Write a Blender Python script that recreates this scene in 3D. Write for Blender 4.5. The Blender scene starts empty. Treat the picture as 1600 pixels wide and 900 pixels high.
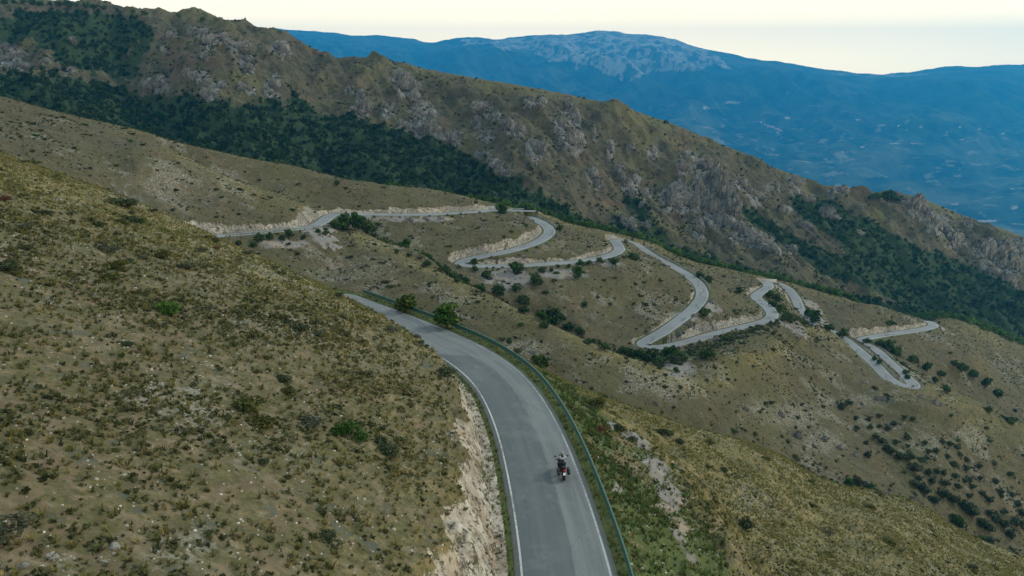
import bpy, bmesh, math, random
import numpy as np
from mathutils import Vector, Matrix
random.seed(7)
RNG = np.random.default_rng(11)
SC = bpy.context.scene
HAZE_D, EXPO = 0.70e-4, 0.42
KF = 1.7
COL = SC.collection
# ------------------------------------------------------------------ camera model (eye at the world origin, looking along +Y, pitched down)
PITCH = math.radians(15.4)
CP, SP = math.cos(PITCH), math.sin(PITCH)
FPX = 1200.0
def qv(v):                       # fall per metre of forward distance of the sight line through picture row v
    w = (np.asarray(v, float) - 450.0) / FPX
    return (SP + w * CP) / (CP - w * SP)
def tuv(u, v):                   # sideways slope X/Y of the sight line
    w = (np.asarray(v, float) - 450.0) / FPX
    return (np.asarray(u, float) - 800.0) / FPX / (CP - w * SP)
def to_px(X, Y, Z):
    d = Y * CP - Z * SP
    d = np.maximum(d, 0.1)
    return 800 + FPX * X / d, 450 + FPX * (-Y * SP - Z * CP) / d
def from_px(u, v, Z):
    Y = -Z / qv(v)
    return np.array([tuv(u, v) * Y, Y, Z])
# ------------------------------------------------------------------ numeric helpers
def hash2(ix, iy, seed):
    n = (ix.astype(np.int64) * 374761393 + iy.astype(np.int64) * 668265263 + seed * 974634777) & 0xFFFFFFFF
    n = ((n ^ (n >> 13)) * 1274126177) & 0xFFFFFFFF
    n = n ^ (n >> 16)
    return (n & 0xFFFF) / 65535.0
def perlin(x, y, seed=0):
    x0 = np.floor(x); y0 = np.floor(y)
    fx = x - x0; fy = y - y0
    ix = x0.astype(np.int64); iy = y0.astype(np.int64)
    def g(dx, dy):
        a = hash2(ix + dx, iy + dy, seed) * 6.2831853
        return np.cos(a) * (fx - dx) + np.sin(a) * (fy - dy)
    sx = fx * fx * fx * (fx * (fx * 6 - 15) + 10); sy = fy * fy * fy * (fy * (fy * 6 - 15) + 10)
    a = g(0, 0); b = g(1, 0); c = g(0, 1); d = g(1, 1)
    return ((a + sx * (b - a)) * (1 - sy) + (c + sx * (d - c)) * sy) * 1.5
def fbm(x, y, octv=4, seed=0, gain=0.5):
    s = np.zeros_like(x); a = 1.0; f = 1.0
    for k in range(octv):
        s += a * perlin(x * f + 13.7 * k, y * f - 7.3 * k, seed + k); a *= gain; f *= 2.03
    return s
def ridged(x, y, octv=4, seed=0):
    s = np.zeros_like(x); a = 1.0; f = 1.0
    for k in range(octv):
        s += a * (1 - 2 * np.abs(perlin(x * f + 3.1 * k, y * f + 9.2 * k, seed + k))); a *= 0.5; f *= 2.1
    return s
def sstep(a, b, x):
    t = np.clip((x - a) / (b - a), 0, 1)
    return t * t * (3 - 2 * t)
def pchip_slopes(x, y):          # x,y: (K,N)
    h = np.diff(x, axis=0); h = np.maximum(h, 1e-4); d = np.diff(y, axis=0) / h
    m = np.zeros_like(y)
    w1 = 2 * h[1:] + h[:-1]; w2 = h[1:] + 2 * h[:-1]
    same = (d[:-1] * d[1:]) > 0
    with np.errstate(divide='ignore', invalid='ignore'):
        hm = (w1 + w2) / (w1 / d[:-1] + w2 / d[1:])
    m[1:-1] = np.where(same, hm, 0.0)
    m[0] = d[0]; m[-1] = d[-1]
    return m
def pchip1(xk, yk, x):
    xk = np.asarray(xk, float)[:, None]; yk = np.asarray(yk, float)[:, None]
    m = pchip_slopes(xk, yk)[:, 0]; xk = xk[:, 0]; yk = yk[:, 0]
    i = np.clip(np.searchsorted(xk, x) - 1, 0, len(xk) - 2)
    h = xk[i + 1] - xk[i]; s = np.clip((x - xk[i]) / h, -3, 4)
    out = (2*s**3 - 3*s**2 + 1)*yk[i] + (s**3 - 2*s**2 + s)*h*m[i] + (-2*s**3 + 3*s**2)*yk[i+1] + (s**3 - s**2)*h*m[i+1]
    lo = yk[0] + m[0] * (x - xk[0]); hi = yk[-1] + m[-1] * (x - xk[-1])
    return np.where(x < xk[0], lo, np.where(x > xk[-1], hi, out))
def gauss(a, sig):
    r = int(3 * sig) + 1
    k = np.exp(-0.5 * (np.arange(-r, r + 1) / sig) ** 2); k /= k.sum()
    p = np.concatenate([2 * a[0] - a[r:0:-1], a, 2 * a[-1] - a[-2:-r - 2:-1]])
    return np.convolve(p, k, 'valid')
def in_poly(px, py, poly):
    inside = np.zeros(px.shape, bool); n = len(poly)
    for i in range(n):
        x1, y1 = poly[i]; x2, y2 = poly[(i + 1) % n]
        c = ((y1 > py) != (y2 > py)) & (px < (x2 - x1) * (py - y1) / (y2 - y1 + 1e-9) + x1)
        inside ^= c
    return inside
# ------------------------------------------------------------------ object helpers
def mesh_np(name, V, F, attrs=None, smooth=False, mats=None, midx=None):
    """V (n,3), F (m,k) constant k"""
    me = bpy.data.meshes.new(name)
    V = np.ascontiguousarray(V, np.float32); F = np.ascontiguousarray(F, np.int32)
    me.vertices.add(len(V)); me.vertices.foreach_set('co', V.ravel())
    k = F.shape[1]
    me.loops.add(F.size); me.loops.foreach_set('vertex_index', F.ravel())
    me.polygons.add(len(F)); me.polygons.foreach_set('loop_start', np.arange(0, F.size, k, dtype=np.int32))
    if smooth: me.polygons.foreach_set('use_smooth', np.ones(len(F), bool))
    if mats:
        for m in mats: me.materials.append(m)
    if midx is not None: me.polygons.foreach_set('material_index', np.ascontiguousarray(midx, np.int32))
    me.update(calc_edges=True)
    for n, a in (attrs or {}).items():
        at = me.attributes.new(n, 'FLOAT', 'POINT'); at.data.foreach_set('value', np.ascontiguousarray(a, np.float32))
    return me
def link(name, me, parent=None, loc=(0, 0, 0), rz=0.0, sc=None):
    o = bpy.data.objects.new(name, me); COL.objects.link(o)
    o.location = loc; o.rotation_euler = (0, 0, rz)
    if sc is not None: o.scale = sc if hasattr(sc, '__len__') else (sc, sc, sc)
    if parent: o.parent = parent
    return o
def tag(o, label=None, cat=None, group=None, kind=None):
    if label: o['label'] = label
    if cat: o['category'] = cat
    if group: o['group'] = group
    if kind: o['kind'] = kind
    return o
def empty(name, loc=(0, 0, 0), rz=0.0):
    return link(name, None, None, loc, rz)
def grid_faces(nr, nc):
    a = np.arange(nr * nc, dtype=np.int32).reshape(nr, nc)
    return np.stack([a[:-1, :-1], a[:-1, 1:], a[1:, 1:], a[1:, :-1]], -1).reshape(-1, 4)
# ------------------------------------------------------------------ node helper
class NT:
    def __init__(s, name):
        s.m = bpy.data.materials.new(name); s.m.use_nodes = True
        s.t = s.m.node_tree; s.t.nodes.clear()
        s.out = s.t.nodes.new('ShaderNodeOutputMaterial')
        s._pos = None
    def n(s, typ, **kw):
        nd = s.t.nodes.new(typ)
        for k, v in kw.items(): setattr(nd, k, v)
        return nd
    def put(s, sock, v):
        if isinstance(v, bpy.types.NodeSocket): s.t.links.new(v, sock)
        elif v is not None:
            if hasattr(v, '__len__') and len(v) == 3 and sock.type == 'RGBA': v = (*v, 1)
            sock.default_value = v
    def pos(s):
        if s._pos is None: s._pos = s.n('ShaderNodeNewGeometry').outputs['Position']
        return s._pos
    def objpos(s): return s.n('ShaderNodeTexCoord').outputs['Object']
    def attr(s, name): return s.n('ShaderNodeAttribute', attribute_name=name).outputs['Fac']
    def rand(s): return s.n('ShaderNodeObjectInfo').outputs['Random']
    def noise(s, size, detail=4, rough=0.55, vec=None, dist=0.0):
        nd = s.n('ShaderNodeTexNoise'); s.put(nd.inputs['Vector'], vec if vec is not None else s.pos())
        nd.inputs['Scale'].default_value = 1.0 / size; nd.inputs['Detail'].default_value = detail
        nd.inputs['Roughness'].default_value = rough; nd.inputs['Distortion'].default_value = dist
        return nd.outputs['Fac']
    def vor(s, size, vec=None, feature='F1', out='Distance', rnd=1.0):
        nd = s.n('ShaderNodeTexVoronoi', feature=feature); s.put(nd.inputs['Vector'], vec if vec is not None else s.pos())
        nd.inputs['Scale'].default_value = 1.0 / size; nd.inputs['Randomness'].default_value = rnd
        return nd.outputs[out]
    def scale(s, vec, xyz):
        nd = s.n('ShaderNodeMapping'); s.put(nd.inputs['Vector'], vec); nd.inputs['Scale'].default_value = xyz
        return nd.outputs[0]
    def mr(s, v, a, b, c=0.0, d=1.0, smooth=True):
        nd = s.n('ShaderNodeMapRange', interpolation_type='SMOOTHSTEP' if smooth else 'LINEAR'); s.put(nd.inputs['Value'], v)
        for k, x in zip(('From Min', 'From Max', 'To Min', 'To Max'), (a, b, c, d)): s.put(nd.inputs[k], x)
        return nd.outputs[0]
    def m_(s, op, a, b=None, clamp=False):
        nd = s.n('ShaderNodeMath', operation=op, use_clamp=clamp); s.put(nd.inputs[0], a)
        if b is not None: s.put(nd.inputs[1], b)
        return nd.outputs[0]
    def mul(s, a, b): return s.m_('MULTIPLY', a, b)
    def add(s, a, b, clamp=False): return s.m_('ADD', a, b, clamp)
    def sub(s, a, b, clamp=False): return s.m_('SUBTRACT', a, b, clamp)
    def mix(s, f, a, b):
        nd = s.n('ShaderNodeMix', data_type='RGBA'); s.put(nd.inputs[0], f); s.put(nd.inputs[6], a); s.put(nd.inputs[7], b)
        return nd.outputs[2]
    def gain(s, col, v):
        nd = s.n('ShaderNodeHueSaturation'); s.put(nd.inputs['Color'], col); s.put(nd.inputs['Value'], v)
        return nd.outputs[0]
    def ramp(s, f, stops):
        nd = s.n('ShaderNodeValToRGB'); s.put(nd.inputs[0], f); e = nd.color_ramp.elements
        while len(e) < len(stops): e.new(0.5)
        for el, (p, c) in zip(e, stops): el.position = p; el.color = (*c, 1)
        return nd.outputs[0]
    def bump(s, h, strength=0.5, dist=0.1, normal=None):
        nd = s.n('ShaderNodeBump'); s.put(nd.inputs['Height'], h); nd.inputs['Strength'].default_value = strength; nd.inputs['Distance'].default_value = dist
        if normal is not None: s.put(nd.inputs['Normal'], normal)
        return nd.outputs[0]
    def bsdf(s, col, rough=0.9, normal=None, spec=0.2, metal=0.0, emit=None, estr=0.0, trans=None):
        nd = s.n('ShaderNodeBsdfPrincipled'); s.put(nd.inputs['Base Color'], col); s.put(nd.inputs['Roughness'], rough)
        nd.inputs['Specular IOR Level'].default_value = spec; nd.inputs['Metallic'].default_value = metal
        if normal is not None: s.put(nd.inputs['Normal'], normal)
        if emit is not None: s.put(nd.inputs['Emission Color'], emit); nd.inputs['Emission Strength'].default_value = estr
        sh = nd.outputs[0]
        if trans:
            tr = s.n('ShaderNodeBsdfTranslucent'); s.put(tr.inputs[0], col)
            mx = s.n('ShaderNodeMixShader'); mx.inputs[0].default_value = trans
            s.t.links.new(sh, mx.inputs[1]); s.t.links.new(tr.outputs[0], mx.inputs[2]); sh = mx.outputs[0]
        s.t.links.new(sh, s.out.inputs['Surface'])
        return s.m
def plain(name, col, rough=0.6, metal=0.0, spec=0.4, var=0.12, size=0.3):
    k = NT(name)
    c = k.gain(col, k.mr(k.noise(size, 3, vec=k.objpos()), 0.3, 0.7, 1 - var, 1 + var))
    return k.bsdf(c, rough, None, spec, metal)
# ------------------------------------------------------------------ terrain feature lines: (u, v, forward distance) or ('h', t, Y, Z)
TG = np.arange(-1.02, 1.0201, 0.0015)
NTC = len(TG)
def line(pts, sig=8):
    T = []; Yk = []; Zk = []
    for p in pts:
        if p[0] == 'h': t, y, z = p[1:]
        else:
            t = float(tuv(p[0], p[1])); y = p[2]; z = float(-y * qv(p[1]))
        T.append(t); Yk.append(y); Zk.append(z)
    y = pchip1(T, Yk, TG); z = pchip1(T, Zk, TG)
    return gauss(y, sig), gauss(z, sig * 0.5)
def tu(u): return (u - 800) / 1200 / 0.975
def plane(Y, a):
    return np.full(NTC, float(Y)), a - 0.469 * TG * Y - 0.173 * Y
def shaped(Y, l, r, x0):
    y, z = plane(Y, -20.0)
    X = TG * Y
    z = z + l * (1 - sstep(x0 - 6, x0 + 3, X)) * sstep(-45, -10, X) + r * sstep(x0 + 2, x0 + 14, X) * (1 - 0.5 * sstep(25, 60, X))
    return y, z
L0 = shaped(9, 1.1, -1.6, 3.0)
L1 = shaped(36, 1.45, -2.4, 3.2)
L1b = shaped(58, 3.0, -2.4, 2.6)
L1c = shaped(73, 3.0, -2.0, -1.2)
crest1 = line([(-350,110,80),(0,245,85),(100,283,87),(200,320,89),(300,358,91),(400,400,93),(470,430,95),(540,453,99),(600,470,97),(640,486,96),(720,523,91),(800,561,90),
               (880,602,90),(950,634,92),(1050,668,95),(1200,710,102),(1289,751,108),(1431,787,116),(1502,829,122),(1600,872,128),(1950,1000,150)], 5)
gully1 = line([('h',-1.0,145,-14),('h',-.68,150,-27),('h',-.45,155,-43),('h',-.2,172,-71),('h',.08,168,-92),('h',.36,185,-108),('h',.55,195,-126),('h',.75,208,-151),('h',1.0,225,-175)], 12)
crest3 = line([(-350,20,300),(0,152,300),(100,178,300),(200,200,305),(300,230,315),(450,260,335),(550,285,352),(650,302,360),(750,321,366),(780,326,368),(860,347,374),(900,362,380),
               (965,373,386),(1000,382,390),(1100,418,402),(1200,437,412),(1300,467,425),(1400,489,444),(1470,501,450),(1600,548,465),(1950,670,520)], 5)
crest2r = line([(230,213,287),(300,250,282),(400,298,279),(490,333,284),(515,343,290),(560,365,277),(640,405,263),(700,433,250),(760,458,240),(810,485,230),(885,522,222),(950,550,218),
                (1010,572,216),(1060,592,215),(1090,605,216),(1150,590,235),(1200,575,255),(1250,540,305),(1290,512,344),(1345,552,326),(1385,585,306),(1432,614,290),(1510,640,286),(1600,670,286),(1950,800,300)], 4)
gully2r = line([('h',tu(230),298,-23),('h',tu(300),299,-33),('h',tu(400),303,-44),('h',tu(490),310,-56),('h',tu(560),303,-63),('h',tu(640),284,-72),('h',tu(700),268,-77.5),('h',tu(760),257,-82),
                ('h',tu(850),249,-88.5),('h',tu(930),243,-94),('h',tu(1000),239,-97),('h',tu(1090),246,-97.5),('h',tu(1150),266,-98),('h',tu(1200),285,-99.5),('h',tu(1250),330,-109),('h',tu(1290),370,-123),
                ('h',tu(1345),350,-128),('h',tu(1430),330,-139),('h',tu(1510),332,-151),('h',tu(1600),332,-162),('h',tu(1950),350,-200)], 5)
k = sstep(tu(180), tu(300), TG)
crest2 = tuple(a * k + (g * 0.25 + c * 0.75) * (1 - k) for a, g, c in zip(crest2r, gully1, crest3))
gully2 = tuple(a * k + (g * 0.12 + c * 0.88) * (1 - k) for a, g, c in zip(gully2r, gully1, crest3))
valley3 = line([('h',-1.0,420,-40),('h',-.68,425,-62),('h',-.3,450,-95),('h',0,470,-118),('h',.35,525,-168),('h',.68,610,-238),('h',1.0,660,-290)], 20)
crest4 = line([(-350,-60,900),(-100,-15,885),(0,1,880),(60,3,880),(140,9,875),(200,20,870),(270,25,865),(330,31,860),(400,46,852),(440,60,848),(480,79,845),(520,92,840),(600,97,830),(650,106,825),(700,116,820),(760,125,810),
               (860,142,800),(950,164,800),(1000,178,800),(1040,191,805),(1100,216,815),(1200,260,830),(1250,280,835),(1290,293,838),(1320,300,840),(1350,303,845),(1400,303,850),(1440,314,850),(1500,337,860),
               (1560,358,870),(1600,373,880),(1950,500,950)], 3)
ymid = valley3[0] + 0.45 * (crest4[0] - valley3[0])
ridge_mid = (ymid, valley3[1] + 0.40 * (crest4[1] - valley3[1]) + 7 * np.sin(TG * 17 + 1.0) + 5 * np.sin(TG * 31))
behind4 = (crest4[0] + 130, crest4[1] - 70)
behind5 = (crest4[0] + 420, crest4[1] - 260)
def ev(lines, rows):
    """PCHIP along Y in every column, rows per segment -> X,Y,Z (R,N), row offsets of every line"""
    Yk = np.array([l[0] for l in lines]); Zk = np.array([l[1] for l in lines])
    for i in range(1, len(Yk)): Yk[i] = np.maximum(Yk[i], Yk[i - 1] + 1.5)
    m = pchip_slopes(Yk, Zk); Ys = []; Zs = []; off = [0]
    for i, r in enumerate(rows):
        s = (np.arange(r) / r)[:, None]; h = Yk[i + 1] - Yk[i]
        Ys.append(Yk[i] + s * h)
        Zs.append((2*s**3-3*s**2+1)*Zk[i] + (s**3-2*s**2+s)*h*m[i] + (-2*s**3+3*s**2)*Zk[i+1] + (s**3-s**2)*h*m[i+1])
        off.append(off[-1] + r)
    Ys.append(Yk[-1:]); Zs.append(Zk[-1:])
    Y = np.concatenate(Ys); Z = np.concatenate(Zs)
    return TG[None, :] * Y, Y, Z, off
HX, HY, HZ, HOFF = ev([L0, L1, L1b, L1c, crest1, gully1, crest2, gully2, crest3, valley3], [60, 90, 70, 45, 60, 130, 60, 200, 60])
HOFF = HOFF[:3] + HOFF[4:]
def noise_terr(X, Y):
    return 1.3 * fbm(X / 34, Y / 34, 3, 3) + 0.35 * fbm(X / 7.5, Y / 7.5, 3, 21)
amp = np.ones_like(HY)
for o_, wdt in ((HOFF[3], 6), (HOFF[5], 8), (HOFF[7], 8)):      # keep the crest lines where they are
    r = np.abs(np.arange(HY.shape[0]) - o_)[:, None]
    amp = np.minimum(amp, 0.25 + 0.75 * np.clip(r / (3.0 * wdt), 0, 1))
HZ = HZ + noise_terr(HX, HY) * amp * np.clip((HY - 20) / 90, 0.15, 1.0)
def terr_at(x, y):
    c = int(np.clip(round((x / y - TG[0]) / 0.0015), 0, NTC - 1))
    return float(np.interp(y, HY[:, c], HZ[:, c]))
# ------------------------------------------------------------------ roads
def resample(P, step):
    P = np.asarray(P, float); d = np.r_[0, np.cumsum(np.linalg.norm(np.diff(P[:, :2], axis=0), axis=1))]
    s = np.arange(0, d[-1], step)
    return np.stack([np.interp(s, d, P[:, i]) for i in range(3)], 1)
def smooth_path(P, step, sig, sigz=None):
    Q = resample(P, step)
    return np.stack([gauss(Q[:, 0], sig), gauss(Q[:, 1], sig), gauss(Q[:, 2], sigz or sig * 2)], 1)
def side(P):                     # unit vector to the right of travel
    d = np.gradient(P[:, :2], axis=0); d /= np.linalg.norm(d, axis=1)[:, None] + 1e-9
    return np.stack([d[:, 1], -d[:, 0]], 1)
RL = [(956,900),(928,808),(904,740),(880,680),(864,650),(850,626),(834,603),(812,580),(780,557),(750,540),(700,518),(650,498),(600,479),(550,461)]
R3 = [from_px(u, v, -28.0 - 0.012 * i) for i, (u, v) in enumerate(RL)]
R3 = [np.array([R3[0][0] + 0.2, 5.0, -27.3]), np.array([R3[0][0] + .12, 22.0, -27.7])] + R3
NEAR_R = smooth_path(R3, 0.5, 5)
nr_end = len(NEAR_R)
NEAR = NEAR_R.copy(); NEAR[:, :2] -= side(NEAR_R) * 2.58
NEAR = smooth_path(NEAR, 0.5, 3)
NEAR_END = len(NEAR)
HID = [NEAR[-1], (-38, 106, -29.6), (-56, 115, -32.5), (-70, 130, -36), (-76, 150, -39.5), (-82, 175, -43), (-92, 205, -46)]
PX = [(330,369,-48),(375,366,0),(425,361.5,0),(475,357,0),(493,353,-51.5),(505,346,0),(511,340,-52.5),(520,334.5,-53.5),(545,334,0),(562,334.5,0),(625,335.5,0),(675,335,0),(710,333,0),(750,330.5,0),(774,328,-60.5),
      ('h',11,371,-63.4),(799,330,-64.6),(820,337,0),(842,345,0),(856,354,0),(860,362,0),(852,371.5,0),(835,380.5,0),(810,388.5,0),(785,395,0),(747,401,0),(724,406,-68.5),(714,411,-69),(723,415.5,-69.6),(760,416,0),
      (810,415,0),(860,412,0),(910,408,0),(937,403.5,0),(960,397,0),(969,390,0),(964,380,-77),(959,374,-77.6),('h',57,387,-81.2),(996,384.5,-82.6),(1023,402,0),(1049,415,0),(1074,429,0),(1091,442,0),(1098,455,0),(1096,468,0),
      (1082,484,0),(1061,501,0),(1034,520,0),(1010,532,-91.5),(998,538.5,-92),(1009,543.5,-92.5),(1030,544.5,0),(1066,537,0),(1108,524,0),(1150,514,0),(1188,505,0),(1204,499,0),(1208,490,0),(1200,480,0),
      (1184,468,0),(1180,462,0),(1192,454,0),(1202,448,0),(1200,442,-103),('h',138,404,-108.2),('h',147,415,-111.2),(1231,451,-112.5),(1243,465,0),(1249,480,0),(1252,494,0),(1264,503,0),(1295,516,-116.5),(1320,530,0),(1345,550,0),(1370,572,0),
      (1385,589,0),(1402,602,0),(1420,606.5,-122),(1431,605,-122.3),(1424,596,-122.8),(1405,580,0),(1385,562,0),(1372,549,0),(1358,541,0),(1346,535,-128),(1346,530,-128.6),(1360,527,0),(1390,522,0),(1420,518,0),(1445,514,0),
      (1460,509,-134.5),(1457,504,-135.5),(1446,499,-137),('h',236,452,-146.5),('h',243,490,-158)]
# heights: interpolate between the known ones along the picture path (weighted by metres)
zk = []
for i, p in enumerate(PX): zk.append(p[3] if p[0] == 'h' else (p[2] if p[2] != 0 else None))
known = [i for i, z in enumerate(zk) if z is not None]
Zl = np.interp(np.arange(len(PX)), known, [zk[i] for i in known])
for it in range(3):
    P3 = np.array([(p[1], p[2], p[3]) if p[0] == 'h' else from_px(p[0], p[1], Zl[i]) for i, p in enumerate(PX)])
    dd = np.r_[0, np.cumsum(np.linalg.norm(np.diff(P3[:, :2], axis=0), axis=1))]
    Zl = np.interp(dd, dd[known], [zk[i] for i in known])
FARR = smooth_path(list(map(tuple, HID)) + list(map(tuple, P3)), 1.0, 3.0, 10)
ROAD = np.concatenate([resample(NEAR, 1.0), FARR[1:]])
if 1:
    ROAD = ROAD
# 1) bend the mid hills so that they pass through the road (smooth correction field on a 2 m raster)
far_pts = FARR[110:]
gx = np.arange(-230, 420, 2.5); gy = np.arange(185, 520, 2.5)
GX, GY = np.meshgrid(gx, gy)
num = np.zeros_like(GX); den = np.zeros_like(GX)
for p in far_pts[::4]:
    r = p[2] + 0.9 - terr_at(p[0], p[1])
    d2 = (GX - p[0]) ** 2 + (GY - p[1]) ** 2
    w = np.exp(-d2 / (2 * 9.0 ** 2)) + 0.06 * np.exp(-d2 / (2 * 16.0 ** 2))
    num += w * r; den += w
COR = num / np.maximum(den, 0.3)
def raster(R, x0, y0, st, X, Y, fill=0.0):
    fx = (X - x0) / st; fy = (Y - y0) / st
    ok = (fx >= 0) & (fy >= 0) & (fx < R.shape[1] - 1.001) & (fy < R.shape[0] - 1.001)
    fx = np.clip(fx, 0, R.shape[1] - 1.001); fy = np.clip(fy, 0, R.shape[0] - 1.001)
    ix = fx.astype(int); iy = fy.astype(int); ax = fx - ix; ay = fy - iy
    v = (R[iy, ix] * (1 - ax) + R[iy, ix + 1] * ax) * (1 - ay) + (R[iy + 1, ix] * (1 - ax) + R[iy + 1, ix + 1] * ax) * ay
    return np.where(ok, v, fill)
_r = np.arange(HY.shape[0])[:, None]
HZ = HZ + raster(COR, gx[0], gy[0], 2.5, HX, HY) * (1 - np.exp(-((_r - HOFF[5]) / 16.0) ** 2) * (sstep(tu(545), tu(600), TG) * sstep(tu(1100), tu(1060), TG))[None, :])
# 2) carve the road bench: flat bed, cut slope above, fill slope below
ST = 0.5
def bench(path, x0, x1, y0, y1, rad):
    nx = int((x1 - x0) / ST); ny = int((y1 - y0) / ST)
    D = np.full((ny, nx), 1e3); ZR = np.zeros((ny, nx)); SG = np.zeros((ny, nx))
    sd = side(path); k = int(rad / ST)
    for p, s in zip(path, sd):
        cx = int((p[0] - x0) / ST); cy = int((p[1] - y0) / ST)
        a, b = max(cx - k, 0), min(cx + k + 1, nx); c, d = max(cy - k, 0), min(cy + k + 1, ny)
        if a >= b or c >= d: continue
        xx = x0 + np.arange(a, b) * ST - p[0]; yy = y0 + np.arange(c, d) * ST - p[1]
        XX, YY = np.meshgrid(xx, yy); dist = np.hypot(XX, YY); sub = D[c:d, a:b]; w = dist < sub
        sub[w] = dist[w]; ZR[c:d, a:b][w] = p[2]; SG[c:d, a:b][w] = (XX * s[0] + YY * s[1])[w]
    return D, ZR, SG
CUT = np.zeros_like(HZ); FIL = np.zeros_like(HZ); RDIST = np.full_like(HZ, 1e3); RSIDE = np.zeros_like(HZ)
def carve(path, box, rad, hw, cut, fill, rows):
    global HZ
    D, ZR, SG = bench(path, *box, rad)
    X = HX[rows]; Y = HY[rows]; Z = HZ[rows]
    d = raster(D, box[0], box[2], ST, X, Y, 1e3); zr = raster(ZR, box[0], box[2], ST, X, Y); sg = raster(SG, box[0], box[2], ST, X, Y)
    fx = np.clip(((X - box[0]) / ST).round().astype(int), 0, D.shape[1] - 1); fy = np.clip(((Y - box[2]) / ST).round().astype(int), 0, D.shape[0] - 1)
    ok = (D[fy, fx] < rad - 1.5) & (d < rad)
    zr = np.where(ok, ZR[fy, fx], zr)
    nz = fbm(X / 3.1, Y / 3.1, 4, 55); nz2 = fbm(X / 11, Y / 11, 2, 77)
    e = np.maximum(d - hw - 0.35 * nz2, 0)
    up = zr - 0.03 + cut * (1 + .35 * np.clip(nz2, -1, 1)) * e * (1 + 0.3 * np.clip(nz, -1, 1)) + 3.0 * np.maximum(e - 9, 0) + 0.25 * nz * np.clip(e, 0, 1)
    dn = zr - 0.03 - fill * e * (1 + 0.10 * np.clip(nz, -1, 1))
    fade = sstep(rad * 0.75, rad - 2, d)
    Zc = np.clip(Z, dn, up); Zc = np.where(d < hw + 0.2, zr - 0.03 - 0.05 * (d < hw - 0.5), Zc)
    Zn = np.where(ok, Zc * (1 - fade) + Z * fade, Z)
    CUT[rows] = np.maximum(CUT[rows], np.where(ok, Z - Zn, 0)); FIL[rows] = np.maximum(FIL[rows], np.where(ok, Zn - Z, 0))
    RDIST[rows] = np.minimum(RDIST[rows], d); RSIDE[rows] = np.where(d < 50, sg, RSIDE[rows])
    HZ[rows] = Zn
carve(NEAR, (-45, 40, 0, 125), 24, 3.9, 1.65, 0.70, slice(0, HOFF[4]))
carve(FARR, (-235, 420, 95, 520), 18, 3.7, 1.35, 0.58, slice(HOFF[3], HOFF[8] + 1))
PU, PV = to_px(HX, HY, HZ)
# ------------------------------------------------------------------ main ridge and the far mountain
RX, RY, RZ, ROFF = ev([valley3, ridge_mid, crest4, behind4, behind5], [170, 230, 20, 20])
def fline(pts, sig):
    return line([('h', p[1], p[2] * KF, p[3] * KF) if p[0] == 'h' else (p[0], p[1], p[2] * KF) for p in pts], sig)
valley5 = fline([('h',-1.0,2600,-560),('h',-.3,2700,-600),('h',.2,2800,-640),('h',1.0,2700,-690)], 30)
valley6 = fline([('h',-1.0,4800,-600),('h',-.3,4900,-640),('h',.1,4700,-690),('h',.45,4200,-740),('h',1.0,3900,-760)], 30)
foot = fline([('h',-1.0,6500,-330),('h',-.3,6400,-300),('h',.1,6300,-330),('h',.3,6100,-430),('h',.5,5900,-480),('h',1.0,5700,-480)], 30)
crest5 = fline([(-400,40,9500),(200,40,9300),(400,45,9200),(440,46,9200),(480,48,9200),(520,52,9200),(560,57,9200),(600,58,9200),(640,62,9250),(675,67,9300),(700,62,9300),(740,59,9300),(780,63,9350),(830,58,9400),(870,55,9400),
               (905,53,9400),(940,51,9400),(980,53.5,9400),(1010,55.5,9400),(1050,62,9300),(1080,72,9200),(1110,78,9100),(1150,88,9000),(1200,95,8900),(1250,104,8800),(1300,110,8600),(1380,116.5,8500),(1420,114,8500),(1480,106,8500),
               (1540,104,8500),(1600,102,8500),(1700,95,8500),(1950,85,8500)], 3)
behind6 = (crest5[0] + 900 * KF, crest5[1] - 500 * KF)
FX, FY, FZ, FOFF = ev([behind5, valley5, valley6, foot, crest5, behind6], [12, 30, 110, 230, 16])
f = np.arange(FY.shape[0])[:, None]
upm = sstep(FOFF[2], FOFF[4] - 90, f) * (1 - .97 * sstep(FOFF[4] - 150, FOFF[4] - 35, f)) * (1 - sstep(FOFF[4], FOFF[4] + 8, f))
low = sstep(FOFF[1], FOFF[2] + 20, f) * (1 - sstep(FOFF[3], FOFF[3] + 60, f))
ca, sa = math.cos(0.5), math.sin(0.5)
kx, ky = FX / KF, FY / KF
ux = kx * ca + ky * sa; uy = -kx * sa + ky * ca
FZ = FZ + KF * (upm * (190 * ridged(ux / 850, uy / 2300, 5, 91) - 120) + low * (95 * fbm(ux / 1300, uy / 700, 3, 71) + 38 * ridged(ux / 900, uy / 620, 3, 17) - 30) + upm * 14 * fbm(kx / 160, ky / 160, 3, 5) + sstep(FOFF[4] - 60, FOFF[4] - 20, f) * (20 * fbm(kx / 420, ky / 420, 5, 61, .55)))
FU, FV = to_px(FX, FY, FZ)
rr = np.arange(RY.shape[0])[:, None]
keep = np.clip((np.abs(rr - ROFF[2]) / 60.0) ** 1.3, 0.07, 1) * np.clip(rr / 20, 0, 1)
gul = ridged((RX * 0.86 + RY * 0.5) / 95, (-RX * 0.5 + RY * 0.86) / 260, 3, 40)
RZ = RZ + keep * (10.0 * gul + 4 * ridged((RX * 0.86 + RY * 0.5) / 38, (-RX * 0.5 + RY * 0.86) / 110, 3, 43) - 4 + 2.6 * fbm(RX / 28, RY / 28, 4, 31) + 0.9 * fbm(RX / 6, RY / 6, 3, 33)) + 0.55 * fbm(RX / 9, RY / 9, 3, 34)
RZ[0] = HZ[-1]; RZ[-1] = FZ[0]
RU, RV = to_px(RX, RY, RZ)
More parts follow.
